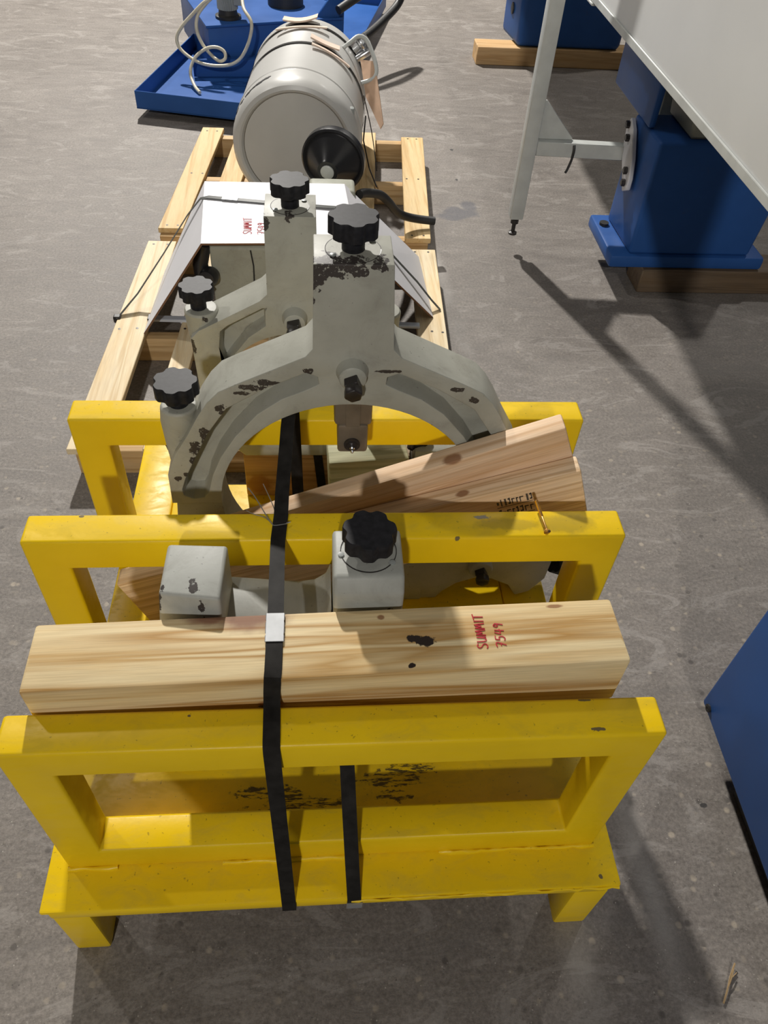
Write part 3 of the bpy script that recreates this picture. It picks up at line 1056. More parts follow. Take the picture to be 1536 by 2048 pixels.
gp = finish(box((0.19, 0.755, ZB + .001), (0.30, 0.835, 0.378)), 'grey_foot_casting', M_CAST2, None, 40, 0.008, 2, origin=(0.24, 0.79, ZB))
tag(gp, 'grey casting foot under the rear yellow bar behind the leaning boards', 'casting')

# ------------------------------------------------------------------ straps
SW = 0.0225
s1 = [(-0.090, -0.10, 0.1775), (-0.081, -0.134, 0.1775), (-0.081, -0.1385, 0.180), (-0.081, -0.1392, 0.205), (-0.0825, -0.128, 0.27), (-0.086, -0.105, 0.40), (-0.0895, -0.0815, 0.54),
      (-0.091, -0.0712, 0.612), (-0.091, -0.068, 0.6235), (-0.0912, -0.060, 0.6252), (-0.092, -0.016, 0.6255), (-0.092, -0.006, 0.630), (-0.0915, -0.0010, 0.645), (-0.090, -0.0005, 0.666),
      (-0.0895, 0.0035, 0.6748), (-0.0890, 0.012, 0.6762), (-0.0885, 0.094, 0.6762), (-0.0885, 0.108, 0.673), (-0.0900, 0.235, 0.662), (-0.0902, 0.2565, 0.6575), (-0.087, 0.307, 0.6572), (-0.0858, 0.35, 0.666),
      (-0.081, 0.42, 0.690), (-0.078, 0.452, 0.712), (-0.076, 0.47, 0.722), (-0.074, 0.53, 0.727), (-0.073, 0.552, 0.715), (-0.072, 0.560, 0.66), (-0.070, 0.562, 0.55), (-0.068, 0.565, 0.40)]
strap1 = thing('steel_strap', 'long black steel strap running over the front beam and the yellow frames', 'strap', (-0.081, -0.139, 0.18))
finish(ribbon(s1, SW, (1, 0, 0), 0.0012), 'band', M_STRAP, strap1, 30)


def seal(parent, c, t, n, L=0.036, W=0.0262):
    """crimped metal clip round a strap: t along the strap, n outward"""
    t, n = Vector(t).normalized(), Vector(n).normalized()
    w = t.cross(n).normalized()
    bm = bmesh.new()
    prof = [(-W / 2, -0.0012), (W / 2, -0.0012), (W / 2, 0.0006), (W / 2 - 0.001, 0.0014), (-W / 2 + 0.001, 0.0014), (-W / 2, 0.0006)]
    xs = [-0.5, -0.30, -0.27, -0.22, -0.19, 0.16, 0.2, 0.25, 0.28, 0.5]
    rows = []
    for i, k in enumerate(xs):
        pinch = 0.0018 if i in (2, 3, 6, 7) else 0.0
        rows.append([bm.verts.new(Vector(c) + t * (k * L) + w * (a - math.copysign(pinch if abs(a) > W / 2 - 0.001 else 0, a)) + n * b) for a, b in prof])
    for a, b in zip(rows, rows[1:]):
        for i in range(6):
            j = (i + 1) % 6
            bm.faces.new((a[i], a[j], b[j], b[i]))
    bm.faces.new(rows[0][::-1])
    bm.faces.new(rows[-1])
    return finish(bm, 'strap_seal', M_ZINC, parent, 0)


seal(strap1, (-0.0885, 0.080, 0.6770), (0, 1, 0), (0, 0, 1), 0.046)
s2 = [(0.026, -0.10, 0.1775), (0.026, -0.134, 0.1775), (0.0255, -0.1385, 0.181), (0.0253, -0.1392, 0.200), (0.0245, -0.1365, 0.219), (0.0215, -0.110, 0.268), (0.016, -0.056, 0.37), (0.011, -0.004, 0.47), (0.010, 0.006, 0.52), (0.010, 0.030, 0.555)]
strap2 = thing('steel_strap', 'short black steel strap rising from the base edge through the front frame', 'strap', (0.025, -0.139, 0.18))
finish(ribbon(s2, 0.0225, (1, 0, 0), 0.0012), 'band', M_STRAP, strap2, 30)
seal(strap2, (0.0255, -0.1400, 0.193), (0, -0.06, 1), (0, -1, -0.06), 0.024, 0.026)
s3 = [(-0.030, 0.868, 0.30), (-0.030, 0.866, 0.355), (-0.030, 0.86, 0.359), (-0.0295, 0.776, 0.3585), (-0.0285, 0.7725, 0.350), (-0.0185, 0.7722, 0.235), (-0.018, 0.765, 0.219)]
o = finish(ribbon(s3, 0.020, (1, 0, 0), 0.0012), 'steel_strap', M_STRAP, None, 30, origin=(-0.02, 0.77, 0.217))
tag(o, 'black strap wrapped over the brown wooden block at the back', 'strap')

# silver wire twist hooked over the middle bar
wz = bmesh.new()
tube(smooth_path([(-0.140, 0.352, 0.673), (-0.128, 0.335, 0.669), (-0.110, 0.305, 0.6585), (-0.101, 0.289, 0.6575), (-0.096, 0.283, 0.6595), (-0.080, 0.285, 0.6605), (-0.072, 0.290, 0.6590), (-0.078, 0.287, 0.6605)], 5), 0.0009, 6, wz)
tube(smooth_path([(-0.1165, 0.362, 0.672), (-0.108, 0.345, 0.664), (-0.098, 0.320, 0.6575), (-0.096, 0.300, 0.657)], 5), 0.0008, 6, wz)
tube(smooth_path([(-0.142, 0.318, 0.656), (-0.128, 0.309, 0.6565), (-0.112, 0.302, 0.657), (-0.101, 0.289, 0.6575)], 5), 0.0007, 6, wz)
o = finish(wz, 'tie_wire', M_WIRE, None, 40, origin=(-0.10, 0.29, 0.656))
tag(o, 'thin silver tie wire sticking up beside the strap on the middle bar', 'wire')

# gold screw lying on the middle bar
sA, sB = Vector((0.3330, 0.2600, 0.6625)), Vector((0.3265, 0.3260, 0.6680))
ax = (sB - sA).normalized()
screw = thing('deck_screw', 'gold deck screw lying across the middle yellow bar', 'screw', sA)
sm_ = axis_mat(sA, ax)
finish(lathe([(0.0, -0.0012), (0.0030, -0.001), (0.0056, 0.0), (0.0056, 0.0014), (0.0026, 0.005), (0.0022, 0.006)], 18, None, sm_), 'screw_head', M_GOLD, screw, 35)
finish(lathe([(0.0022, 0.005), (0.0022, 0.030), (0.0019, 0.031)], 12, None, sm_), 'shank', M_GOLD, screw, 40)
th = bmesh.new()
pr = [(0.0016, 0.030)]
for i in range(13):
    h = 0.031 + i * 0.0026
    pr += [(0.0017, h), (0.0030, h + 0.0010), (0.0017, h + 0.0020)]
pr.append((0.0004, 0.0665))
lathe(pr, 12, th, sm_)
finish(th, 'thread', M_GOLD, screw, 30)

# ------------------------------------------------------------------ pallets
M_PAL = wood('near_pallet_pine', (0.80, 0.68, 0.47), (0.64, 0.48, 0.27), 1, 45, 1.6, seed=3.3, contrast=(0.46, 0.64))
M_PALX = wood('pallet_stringer_pine', (0.60, 0.42, 0.22), (0.44, 0.28, 0.12), 0, 60, 2.0, seed=6.1, contrast=(0.44, 0.64), knots=[(0.95, -.01, .05, .03, .03, .025)])
M_PALF = wood('far_pallet_pine', (0.72, 0.54, 0.29), (0.55, 0.36, 0.15), 1, 45, 1.6, seed=9.3, contrast=(0.46, 0.64))
ZP, TH = 0.105, 0.020


def deck(parent, name, L0, R0, L1, R1, mat, z0=ZP - TH, z1=ZP, nails=True):
    b = bmesh.new()
    hexa(b, [(L0[0], L0[1], z0), (R0[0], R0[1], z0), (R1[0], R1[1], z0), (L1[0], L1[1], z0), (L0[0], L0[1], z1), (R0[0], R0[1], z1), (R1[0], R1[1], z1), (L1[0], L1[1], z1)])
    o = finish(b, name, mat, parent, 40, 0.002, 1)
    if nails:
        for k, (a, c) in enumerate(((L0, L1), (R0, R1))):
            pass
    return o


def nail(parent, x, y, z=ZP):
    finish(lathe([(0.0045, -0.001), (0.0045, 0.0006), (0, 0.0008)], 8, None, Matrix.Translation((x, y, z))), 'nail_head', M_IRON, parent, 40)


pal1 = thing('wooden_pallet', 'pale wooden pallet under the white cover, nearer of the two', 'pallet', (-0.13, 1.6, 0))
deck(pal1, 'deck_board', (-0.705, 1.06), (-0.600, 1.06), (-0.541, 2.19), (-0.643, 2.19), M_PAL) if False else None
deck(pal1, 'deck_board', (-0.704, 1.06), (-0.600, 1.06), (-0.541, 2.19), (-0.643, 2.19), M_PAL) if False else None
deck(pal1, 'deck_board', (-0.7045, 1.06), (-0.600, 1.06), (-0.643, 2.19), (-0.541, 2.19), M_PAL)
deck(pal1, 'deck_board', (-0.503, 1.06), (-0.438, 1.06), (-0.430, 2.19), (-0.372, 2.19), M_PAL)
deck(pal1, 'deck_board', (-0.22, 1.06), (-0.13, 1.06), (-0.14, 2.19), (-0.05, 2.19), M_PAL)
deck(pal1, 'deck_board', (0.06, 1.06), (0.15, 1.06), (0.13, 2.19), (0.22, 2.19), M_PAL)
deck(pal1, 'deck_board', (0.278, 1.06), (0.377, 1.06), (0.322, 2.165), (0.418, 2.165), M_PAL)
for y0, xl, xr in ((1.075, -0.69, 0.37), (1.60, -0.66, 0.385), (2.135, -0.63, 0.40)):
    finish(box((xl, y0, 0.0), (xr, y0 + 0.042, ZP - TH)), 'stringer', M_PALX, pal1, 40, 0.004, 2)
for x, y in ((-0.62, 2.165), (-0.57, 2.165), (-0.655, 1.625), (-0.60, 1.63), (0.35, 1.63), (0.385, 1.625), (-0.45, 1.63), (0.34, 2.145), (0.39, 2.145)):
    nail(pal1, x, y)

pal2 = thing('wooden_pallet', 'golden wooden pallet carrying the grey drum, farther of the two', 'pallet', (-0.1, 2.75, 0))
deck(pal2, 'deck_board', (-0.621, 2.285), (-0.527, 2.285), (-0.543, 3.24), (-0.447, 3.24), M_PALF)
deck(pal2, 'deck_board', (-0.46, 2.285), (-0.37, 2.285), (-0.38, 3.24), (-0.29, 3.24), M_PALF)
deck(pal2, 'deck_board', (0.10, 2.285), (0.192, 2.285), (0.16, 3.24), (0.254, 3.24), M_PALF)
deck(pal2, 'deck_board', (0.311, 2.245), (0.411, 2.245), (0.371, 3.20), (0.472, 3.20), M_PALF)
for y0, xl, xr in ((2.262, -0.615, 0.405), (2.735, -0.58, 0.43), (3.165, -0.545, 0.465)):
    finish(box((xl, y0, 0.0), (xr, y0 + 0.042, ZP - TH)), 'stringer', M_PALX, pal2, 40, 0.004, 2)
for x, y in ((-0.52, 3.2), (-0.475, 3.2), (-0.59, 2.31), (-0.55, 2.31), (0.34, 2.27), (0.385, 2.27), (0.40, 3.18), (0.44, 3.18), (0.36, 2.76), (0.41, 2.76), (-0.545, 2.76), (-0.50, 2.76)):
    nail(pal2, x, y)

# ------------------------------------------------------------------ casting under the white cover
M_CAST4 = cast_paint('grey_casting_paint_covered', [], (0.95, 0.97, 0.93), 0.2, 0.3)
cov_c = thing('tailstock', 'grey tailstock casting with black handle under the folded white cover', 'tailstock', (-0.15, 1.7, ZP))
finish(prism([(1.685, ZP + .001), (2.02, ZP + .001), (2.02, 0.392), (1.73, 0.392), (1.685, 0.355)], -0.352, 0.06, None, 'x'), 'body', M_CAST4, cov_c, 42, 0.006, 2)
finish(box((-0.05, 2.022, 0.22), (0.105, 2.125, 0.385)), 'rear_block', M_CAST4, cov_c, 40, 0.012, 3)
finish(lathe([(0.010, 0.0), (0.026, 0.006), (0.030, 0.025), (0.024, 0.045), (0.0, 0.050)], 24, None, axis_mat((-0.352, 1.684, 0.272), (-0.3, -1, 0.1))), 'handle_knob', M_BLACK, cov_c, 40)
finish(tube([(-0.37, 1.70, 0.36), (-0.385, 1.69, 0.30), (-0.38, 1.68, 0.24), (-0.375, 1.68, 0.20)], 0.024, 12), 'handle_arm', M_BLACK, cov_c, 40)
finish(tube([(-0.355, 1.665, 0.24), (-0.40, 1.655, 0.20)], 0.014, 10), 'handle_grip', M_BLACK, cov_c, 40)
finish(tube([(-0.228, 1.683, 0.352), (-0.222, 1.6835, 0.30), (-0.224, 1.6835, 0.22)], 0.0022, 6), 'thin_cord', M_RUB, cov_c, 40)
# the wheel with a conical hub that sits against the drum
wm = axis_mat((0.036, 2.262, 0.388), (-0.28, -1, -0.10))
finish(lathe([(0.0, -0.03), (0.070, -0.03), (0.108, -0.025), (0.114, -0.015), (0.114, 0.012), (0.108, 0.018), (0.104, 0.016), (0.100, 0.012), (0.040, 0.075), (0.036, 0.085)], 56, None, wm), 'handwheel', M_BLACK, cov_c, 38)
finish(lathe([(0.024, 0.08), (0.024, 0.090), (0.018, 0.094), (0.0, 0.094)], 32, None, wm), 'wheel_hub', M_GREYMETAL, cov_c, 38)

cover = thing('folded_cover', 'folded white laminated board cover with red writing and brown cut edges', 'cover', (-0.15, 1.65, 0.4))


def sheet(parent, name, quad, t=0.006):
    """quad of 4 points with thickness downwards along its normal; the cut edges are fibreboard"""
    P = [Vector(p) for p in quad]
    n = (P[1] - P[0]).cross(P[3] - P[0]).normalized()
    if n.z < 0:
        n = -n
    b = bmesh.new()
    hexa(b, [p - n * t for p in P] + P)
    bmesh.ops.recalc_face_normals(b, faces=b.faces)
    me = bpy.data.meshes.new(name)
    b.to_mesh(me)
    b.free()
    me.materials.append(M_WHITE)
    me.materials.append(M_FIBRE)
    for p in me.polygons:
        p.material_index = 0 if p.normal.dot(n) > 0.5 else 1
    o = bpy.data.objects.new(name, me)
    COL.objects.link(o)
    off = world_loc(parent)
    me.transform(Matrix.Translation(-off))
    o.parent = parent
    return o


ZC = 0.402
FL, FR, BR_, BL = (-0.366, 1.628, ZC), (0.092, 1.650, ZC), (0.068, 2.043, ZC), (-0.392, 2.035, ZC)
top_panel = sheet(cover, 'top_panel', [FL, FR, BR_, BL])
sheet(cover, 'left_flap', [(-0.575, 1.596, 0.108), FL, BL, (-0.556, 1.975, 0.108)])
sheet(cover, 'right_flap', [FR, (0.362, 1.708, 0.108), (0.350, 2.105, 0.108), BR_])
writing(cover, 'SUMMIT', (-0.221, 1.690, ZC), (-0.05, 1, 0), (-1, -0.05, 0), 0.026, 0.0190, (0, 0, 1), M_INK, 0.0010)
writing(cover, '7549', (-0.178, 1.690, ZC), (-0.05, 1, 0), (-1, -0.05, 0), 0.026, 0.0185, (0, 0, 1), M_INK, 0.0010)

sc_ = [(-0.672, 1.69, 0.060), (-0.6715, 1.69, 0.100), (-0.668, 1.692, 0.1065), (-0.61, 1.76, 0.15), (-0.52, 1.85, 0.25), (-0.44, 1.905, 0.35), (-0.395, 1.915, 0.400), (-0.37, 1.915, 0.4065), (-0.15, 1.885, 0.4065), (0.05, 1.86, 0.4075), (0.078, 1.86, 0.4045),
       (0.10, 1.855, 0.388), (0.22, 1.83, 0.268), (0.31, 1.80, 0.185), (0.36, 1.77, 0.135), (0.392, 1.755, 0.1065), (0.3985, 1.752, 0.099), (0.3985, 1.75, 0.06)]
strap4 = thing('cover_strap', 'dark green strap holding the white cover down on the near pallet', 'strap', (-0.67, 1.69, 0.06))
finish(ribbon(sc_, 0.018, (0, 1, 0), 0.0012), 'band', M_STRAP2, strap4, 30)
seal(strap4, (-0.300, 1.905, 0.4075), (1, -0.13, 0), (0, 0, 1), 0.05, 0.022)
hk = box((-0.684, 1.678, 0.088), (-0.660, 1.702, 0.112))
finish(hk, 'edge_clip', M_IRON, strap4, 40, 0.004, 1)
rod = thing('steel_bar', 'shiny steel bar laid across the near pallet below the cover', 'bar', (0, 1.66, ZP))
finish(obox((-0.563, 1.664, ZP + .012), (0.31, 1.640, ZP + .012), 0.024, 0.011, (0, 1, 0)), 'bar', M_ROD, rod, 40, 0.002, 1)
finish(box((-0.572, 1.661, ZP + .0005), (-0.560, 1.692, ZP + .0135)), 'end_cap', M_IRON, rod, 40, 0.002, 1)

pipe = smooth_path([(0.122, 2.10, 0.340), (0.145, 2.135, 0.33), (0.20, 2.20, 0.295), (0.235, 2.235, 0.255), (0.275, 2.29, 0.190), (0.31, 2.315, 0.160), (0.36, 2.33, 0.142), (0.432, 2.335, 0.132)], 8)
o = finish(tube(pipe, 0.0155, 16), 'bent_pipe', M_RUB, None, 40, origin=(0.36, 2.33, 0.13))
tag(o, 'bent black pipe sticking out beside the cover across the far pallet', 'pipe')

# ------------------------------------------------------------------ grey drum
D0 = Vector((-0.101, 2.47, 0.330))
D1 = Vector((-0.045, 3.23, 0.330))
DA = (D1 - D0).normalized()
DL = (D1 - D0).length
DR = 0.243
dm = axis_mat(D0, DA)
drum = thing('steel_drum', 'large pale grey steel drum lying on its side on the far pallet', 'drum', (-0.09, 2.8, ZP))
body = lathe([(0.196, 0.020), (0.204, 0.004), (0.212, 0.0), (0.226, 0.006), (0.238, 0.026), (DR, 0.055), (DR, 0.125), (DR + .003, 0.130), (DR + .003, 0.138), (DR - .001, 0.145), (DR, 0.26), (DR, DL - 0.10), (DR + 0.003, DL - 0.09), (DR + .003, DL - .05), (DR - 0.004, DL - 0.02), (DR - 0.03, DL)], 96, None, dm)
finish(body, 'shell', M_DRUM, drum, 30)
finish(lathe([(0.1975, 0.024), (0.1975, 0.030), (0.13, 0.032), (0.0, 0.030)], 80, None, dm), 'end_disc', M_DRUM2, drum, 30)
finish(tube([dm @ Vector((0.198 * cos(a), 0.198 * sin(a), 0.022)) for a in [2 * pi * i / 64 for i in range(65)]], 0.0042, 6), 'rim_seal', M_SEAL, drum, 40)


def drum_pt(deg, s, dr=0.0):
    """deg: 90 = top, 0 = right; s along the axis"""
    side = DA.cross(Vector((0, 0, 1))).normalized()
    upv = side.cross(DA).normalized()
    a = radians(deg)
    return D0 + DA * s + (side * cos(a) + upv * sin(a)) * (DR + dr)


for s0 in (0.40, 0.63):
    b = bmesh.new()
    P = [drum_pt(a, s0 + (0.012 * sin(radians(a))), 0.0032) for a in range(-40, 221, 4)]
    ribbon(P, 0.020, tuple(DA), 0.0012, b)
    finish(b, 'drum_band', M_STRAP, drum, 30)


def pad(a0, a1, s0, s1, mat, lift=0.010, curl=0.0):
    b = bmesh.new()
    n = 6
    rows = []
    for i in range(n + 1):
        a = a0 + (a1 - a0) * i / n
        k = lift + curl * (abs(i / n - 0.5) * 2) ** 2
        rows.append([b.verts.new(drum_pt(a, s, k + e)) for s, e in ((s0, 0.002), (s1, 0.0), (s1, 0.005), (s0, 0.008))])
    for r0, r1 in zip(rows, rows[1:]):
        for k in range(4):
            j = (k + 1) % 4
            b.faces.new((r0[k], r0[j], r1[j], r1[k]))
    b.faces.new(rows[0][::-1])
    b.faces.new(rows[-1])
    return finish(b, 'card_pad', mat, drum, 30)


pad(72, 118, 0.575, 0.60, M_CARD2, 0.004, 0.014)
pad(82, 112, 0.64, 0.70, M_CARD2, 0.006, 0.02)
pad(45, 82, 0.36, 0.385, M_CARD2, 0.004, 0.006)
pad(58, 84, 0.415, 0.47, M_CARD2, 0.006, 0.01)
# wire handle, clamp, hanging card
h0, h1 = drum_pt(52, 0.56, 0.0), drum_pt(20, 0.50, 0.0)
hp = [h0, drum_pt(50, 0.57, 0.03), drum_pt(47, 0.60, 0.065), drum_pt(40, 0.60, 0.080), drum_pt(26, 0.54, 0.075), drum_pt(20, 0.51, 0.055), h1]
finish(tube(smooth_path(hp, 4), 0.0085, 10), 'drum_handle', M_GREYMETAL, drum, 40)
cb = bmesh.new()
cm = axis_mat(drum_pt(40, 0.655, 0.035), (drum_pt(40, 0.6, 1) - drum_pt(40, 0.6, 0)))
lathe([(0.030, -0.03), (0.030, 0.0), (0.036, 0.004), (0.036, 0.020), (0.026, 0.026), (0.024, 0.040), (0.0, 0.042)], 12, cb, cm)
lathe([(0.016, -0.02), (0.016, 0.05), (0.0, 0.052)], 8, cb, axis_mat(drum_pt(33, 0.63, 0.02), (drum_pt(33, 0.6, 1) - drum_pt(33, 0.6, 0))))
tube([drum_pt(44, 0.69, 0.045), drum_pt(38, 0.64, 0.075), drum_pt(30, 0.60, 0.07)], 0.008, 8, cb)
finish(cb, 'chrome_clamp', M_STEEL, drum, 32, 0.002, 1)
hb = bmesh.new()
for k in range(1):
    q = [drum_pt(33, 0.585, 0.02), drum_pt(28, 0.555, 0.075), drum_pt(-4, 0.37, 0.085), drum_pt(-6, 0.34, 0.075), drum_pt(10, 0.455, 0.012)]
    nn = (q[1] - q[0]).cross(q[2] - q[0]).normalized() * 0.003
    f = [hb.verts.new(p + nn) for p in q]
    g = [hb.verts.new(p - nn) for p in q]
    hb.faces.new(f)
    hb.faces.new(g[::-1])
    for i in range(5):
        j = (i + 1) % 5
        hb.faces.new((f[j], f[i], g[i], g[j]))
finish(hb, 'hanging_card', M_CARD, drum, 30)
finish(tube([drum_pt(0, 0.38, 0.01), drum_pt(-20, 0.36, 0.02), Vector((0.20, 2.80, 0.13)), Vector((0.225, 2.66, 0.112))], 0.003, 6), 'loose_strap_end', M_RUB, drum, 40)
finish(tube(smooth_path([drum_pt(15, 0.42, 0.006), Vector((0.215, 2.95, 0.22)), Vector((0.235, 2.82, 0.11))], 4), 0.0022, 6), 'loose_wire', M_RUB, drum, 40)
# dribbled black paint on the shoulder
for a0, a1, s0, w in ((113, 119, .078, .014), (119, 127, .070, .020), (128, 131, .068, .013), (132, 140, .064, .017), (143, 147, .060, .014), (152, 156, .060, .012), (160, 163, .058, .010)):
    P = [drum_pt(a0 + (a1 - a0) * i / 6, s0 + 0.004 * sin(i * 1.9 + a0), 0.0006) for i in range(7)]
    finish(ribbon(P, w, tuple(DA), 0.0014), 'paint_mark', M_RUB, drum, 30)
finish(box((0.085, 2.515, 0.42), (0.118, 2.545, 0.47)), 'shoulder_bracket', M_MOTOR, drum, 40, 0.008, 2)

# ------------------------------------------------------------------ blue coolant tray with tank and pump
TO = Vector((-0.905, 3.61, 0))
EX = Vector((0.97794, -0.20888, 0))
EY = Vector((0.20888, 0.97794, 0))


def T(u, v, z):
    return TO + EX * u + EY * v + Vector((0, 0, z))


tray = thing('coolant_tray', 'wide shallow blue coolant tray on the floor behind the drum', 'tray', T(0.46, 1, 0))
W_, L_, z0, z1 = 0.93, 2.15, 0.04, 0.122
tk = 0.006


def tbox(u0, u1, v0, v1, za, zb):
    return hexa(bmesh.new(), [T(u0, v0, za), T(u1, v0, za), T(u1, v1, za), T(u0, v1, za), T(u0, v0, zb), T(u1, v0, zb), T(u1, v1, zb), T(u0, v1, zb)])


finish(tbox(0, W_, 0, L_, z0, z0 + tk), 'tray_bottom', M_BLUE, tray, 40)
for nm, a in (('front_wall', (0, W_, 0, tk)), ('back_wall', (0, W_, L_ - tk, L_)), ('left_wall', (0, tk, tk, L_ - tk)), ('right_wall', (W_ - tk, W_, tk, L_ - tk))):
    finish(tbox(*a, z0 + .0005, z1), nm, M_BLUE, tray, 40, 0.002, 1)
for u, v in ((0.12, 0.15), (W_ - .12, 0.15), (0.12, L_ - .15), (W_ - .12, L_ - .15)):
    finish(lathe([(0.02, 0), (0.028, 0.006), (0.028, z0)], 14, None, Matrix.Translation(T(u, v, 0))), 'tray_foot', M_RUB, tray, 40)

tank = thing('coolant_tank', 'blue coolant tank with flat lid standing in the tray', 'tank', (-0.25, 4.4, 0.046))
A0, A1 = Vector((-0.577, 4.085, 0)), Vector((0.125, 4.33, 0))
bk = Vector((-0.30, 0.95, 0)).normalized()


def up(v, z):
    return Vector((v.x, v.y, z))


tb = hexa(bmesh.new(), [up(A0, 0.0465), up(A1, 0.0465), up(A1 + bk * 0.75, 0.0465), up(A0 + bk * 0.75, 0.0465), up(A0, 0.272), up(A1, 0.272), up(A1 + bk * .75, 0.272), up(A0 + bk * .75, 0.272)])
finish(tb, 'tank_body', M_BLUE, tank, 40, 0.004, 2)
o_ = -bk * 0.012
ex_ = (A1 - A0).normalized()
lid = hexa(bmesh.new(), [up(A0 + o_ - ex_ * .012, 0.272), up(A1 + o_, 0.272), up(A1 + bk * .77, 0.272), up(A0 + bk * .77 - ex_ * .012, 0.272), up(A0 + o_ - ex_ * .012, 0.284), up(A1 + o_, 0.284), up(A1 + bk * .77, 0.284), up(A0 + bk * .77 - ex_ * .012, 0.284)])
finish(lid, 'tank_lid', M_BLUE, tank, 40, 0.002, 1)
S0, S1 = Vector((-0.672, 4.045, 0)), Vector((0.10, 4.13, 0))
stp = hexa(bmesh.new(), [up(S0, .0465), up(S1, .0465), up(A1 - bk * .004, .0465), up(A0 - ex_ * .05 - bk * .004, .0465), up(S0, .132), up(S1, .132), up(A1 - bk * .004, .132), up(A0 - ex_ * .05 - bk * .004, .132)])
finish(stp, 'filter_step', M_BLUE, tank, 40, 0.003, 1)
br = prism([(-0.02, 0.285), (0.13, 0.10), (0.135, 0.40), (0.09, 0.42)], 0, 0.02)
br.transform(Matrix.Translation((0.005, 4.30, 0)) @ Matrix.Rotation(radians(14), 4, 'Z'))
finish(br, 'splash_bracket', M_BLUE, tank, 40, 0.003, 1)

pc = A0 + ex_ * 0.135 + bk * 0.105
pump = thing('coolant_pump', 'grey coolant pump motor standing on the left end of the tank lid', 'pump', up(pc, 0.2845))
finish(lathe([(0.068, 0.2845), (0.068, 0.296), (0.050, 0.302), (0.047, 0.325)], 28, None, Matrix.Translation(up(pc, 0))), 'pump_flange', M_RUB, pump, 40)
mb = bmesh.new()
N = 60
rows = []
for z in (0.326, 0.49):
    rows.append([mb.verts.new(up(pc, z) + Vector(((0.054 if (i % 2) else 0.048) * cos(2 * pi * i / N), (0.054 if (i % 2) else 0.048) * sin(2 * pi * i / N), 0))) for i in range(N)])
for i in range(N):
    j = (i + 1) % N
    mb.faces.new((rows[0][i], rows[0][j], rows[1][j], rows[1][i]))
mb.faces.new(rows[0][::-1])
mb.faces.new(rows[1])
finish(mb, 'motor_body', M_MOTOR, pump, 20)
finish(lathe([(0.052, 0.491), (0.052, 0.53), (0.04, 0.54), (0, 0.54)], 28, None, Matrix.Translation(up(pc, 0))), 'fan_cover', M_RUB, pump, 40)
finish(box((pc.x + 0.035, pc.y - 0.045, 0.35), (pc.x + 0.085, pc.y + 0.02, 0.45)), 'terminal_box', M_MOTOR, pump, 40, 0.005, 2)

pc2 = A0 + ex_ * 0.50 + bk * 0.27
pump2 = thing('tank_filler', 'round black filler cap on the right half of the tank lid', 'cap', up(pc2, 0.2845))
finish(lathe([(0.098, 0.2845), (0.098, 0.33), (0.092, 0.336), (0.085, 0.36), (0.0, 0.365)], 40, None, Matrix.Translation(up(pc2, 0))), 'cap', M_RUB, pump2, 40)
finish(lathe([(0.03, 0.3652), (0.03, 0.40), (0, 0.402)], 20, None, Matrix.Translation(up(pc2, 0))), 'cap_grip', M_BLACK, pump2, 40)

# black suction hose looping out over the tray's right rim
bh = smooth_path([(0.10, 4.25, 0.335), (0.22, 4.36, 0.38), (0.36, 4.52, 0.405), (0.47, 4.66, 0.36), (0.455, 4.62, 0.29), (0.36, 4.48, 0.235), (0.26, 4.33, 0.20), (0.175, 4.24, 0.18), (0.12, 4.235, 0.175)], 7)
o = finish(tube(bh, 0.022, 14), 'suction_hose', M_RUB, None, 40, origin=(0.12, 4.235, 0.17))
tag(o, 'thick black suction hose looping from the tank out over the tray', 'hose')

# ------------------------------------------------------------------ right: machine legs, splash guard and its stand
M_LEGW = wood('skid_pine', (0.62, 0.42, 0.22), (0.44, 0.27, 0.12), 0, 40, 1.5, seed=3.9)
skf = finish(box((0.935, 4.57, 0.0), (2.05, 4.72, 0.098)), 'skid_timber', M_LEGW, None, 40, 0.004, 1, origin=(1.4, 4.64, 0))
tag(skf, 'brown timber skid under the far blue machine leg', 'timber')
skn = finish(box((1.20, 2.06, 0.0), (1.95, 2.20, 0.095)), 'skid_timber', M_DARKWOOD, None, 40, 0.004, 1, origin=(1.5, 2.13, 0))
tag(skn, 'dark timber skid in the shadow under the near blue machine leg', 'timber')

lathe_t = thing('lathe_bed', 'blue lathe bed on two cast legs behind the white splash guard', 'lathe', (1.4, 3.2, 0.11))
# near leg
leg = bmesh.new()
hexa(leg, [(1.135, 2.085, 0.145), (1.60, 2.085, 0.145), (1.60, 2.36, 0.145), (1.125, 2.36, 0.145), (1.135, 2.10, 0.545), (1.65, 2.10, 0.545), (1.65, 2.36, 0.545), (1.125, 2.36, 0.545)])
finish(leg, 'near_leg', M_BLUE, lathe_t, 40, 0.012, 3)
finish(box((1.065, 2.07, 0.096), (1.665, 2.40, 0.146)), 'leg_flange', M_BLUE, lathe_t, 40, 0.012, 2)
finish(lathe([(0.018, 0.146), (0.018, 0.156), (0, 0.157)], 14, None, Matrix.Translation((1.098, 2.31, 0))), 'flange_bolt', M_RUB, lathe_t, 40)
leg = bmesh.new()
hexa(leg, [(1.17, 4.585, 0.0985), (1.80, 4.585, 0.0985), (1.80, 4.90, 0.0985), (1.13, 4.90, 0.0985), (1.16, 4.585, 0.66), (1.82, 4.585, 0.66), (1.82, 4.9, 0.66), (1.12, 4.9, 0.66)])
finish(leg, 'far_leg', M_BLUE, lathe_t, 40, 0.03, 3)
finish(lathe([(0.03, 0), (0.03, 0.006), (0.022, 0.008), (0, 0.004)], 20, None, axis_mat((1.148, 4.74, 0.26), (-1, 0, 0))), 'leg_port', M_RUB, lathe_t, 40)
finish(box((1.124, 2.215, 0.5455), (1.150, 2.66, 1.0)), 'side_panel', M_BLUE, lathe_t, 40, 0.01, 2)
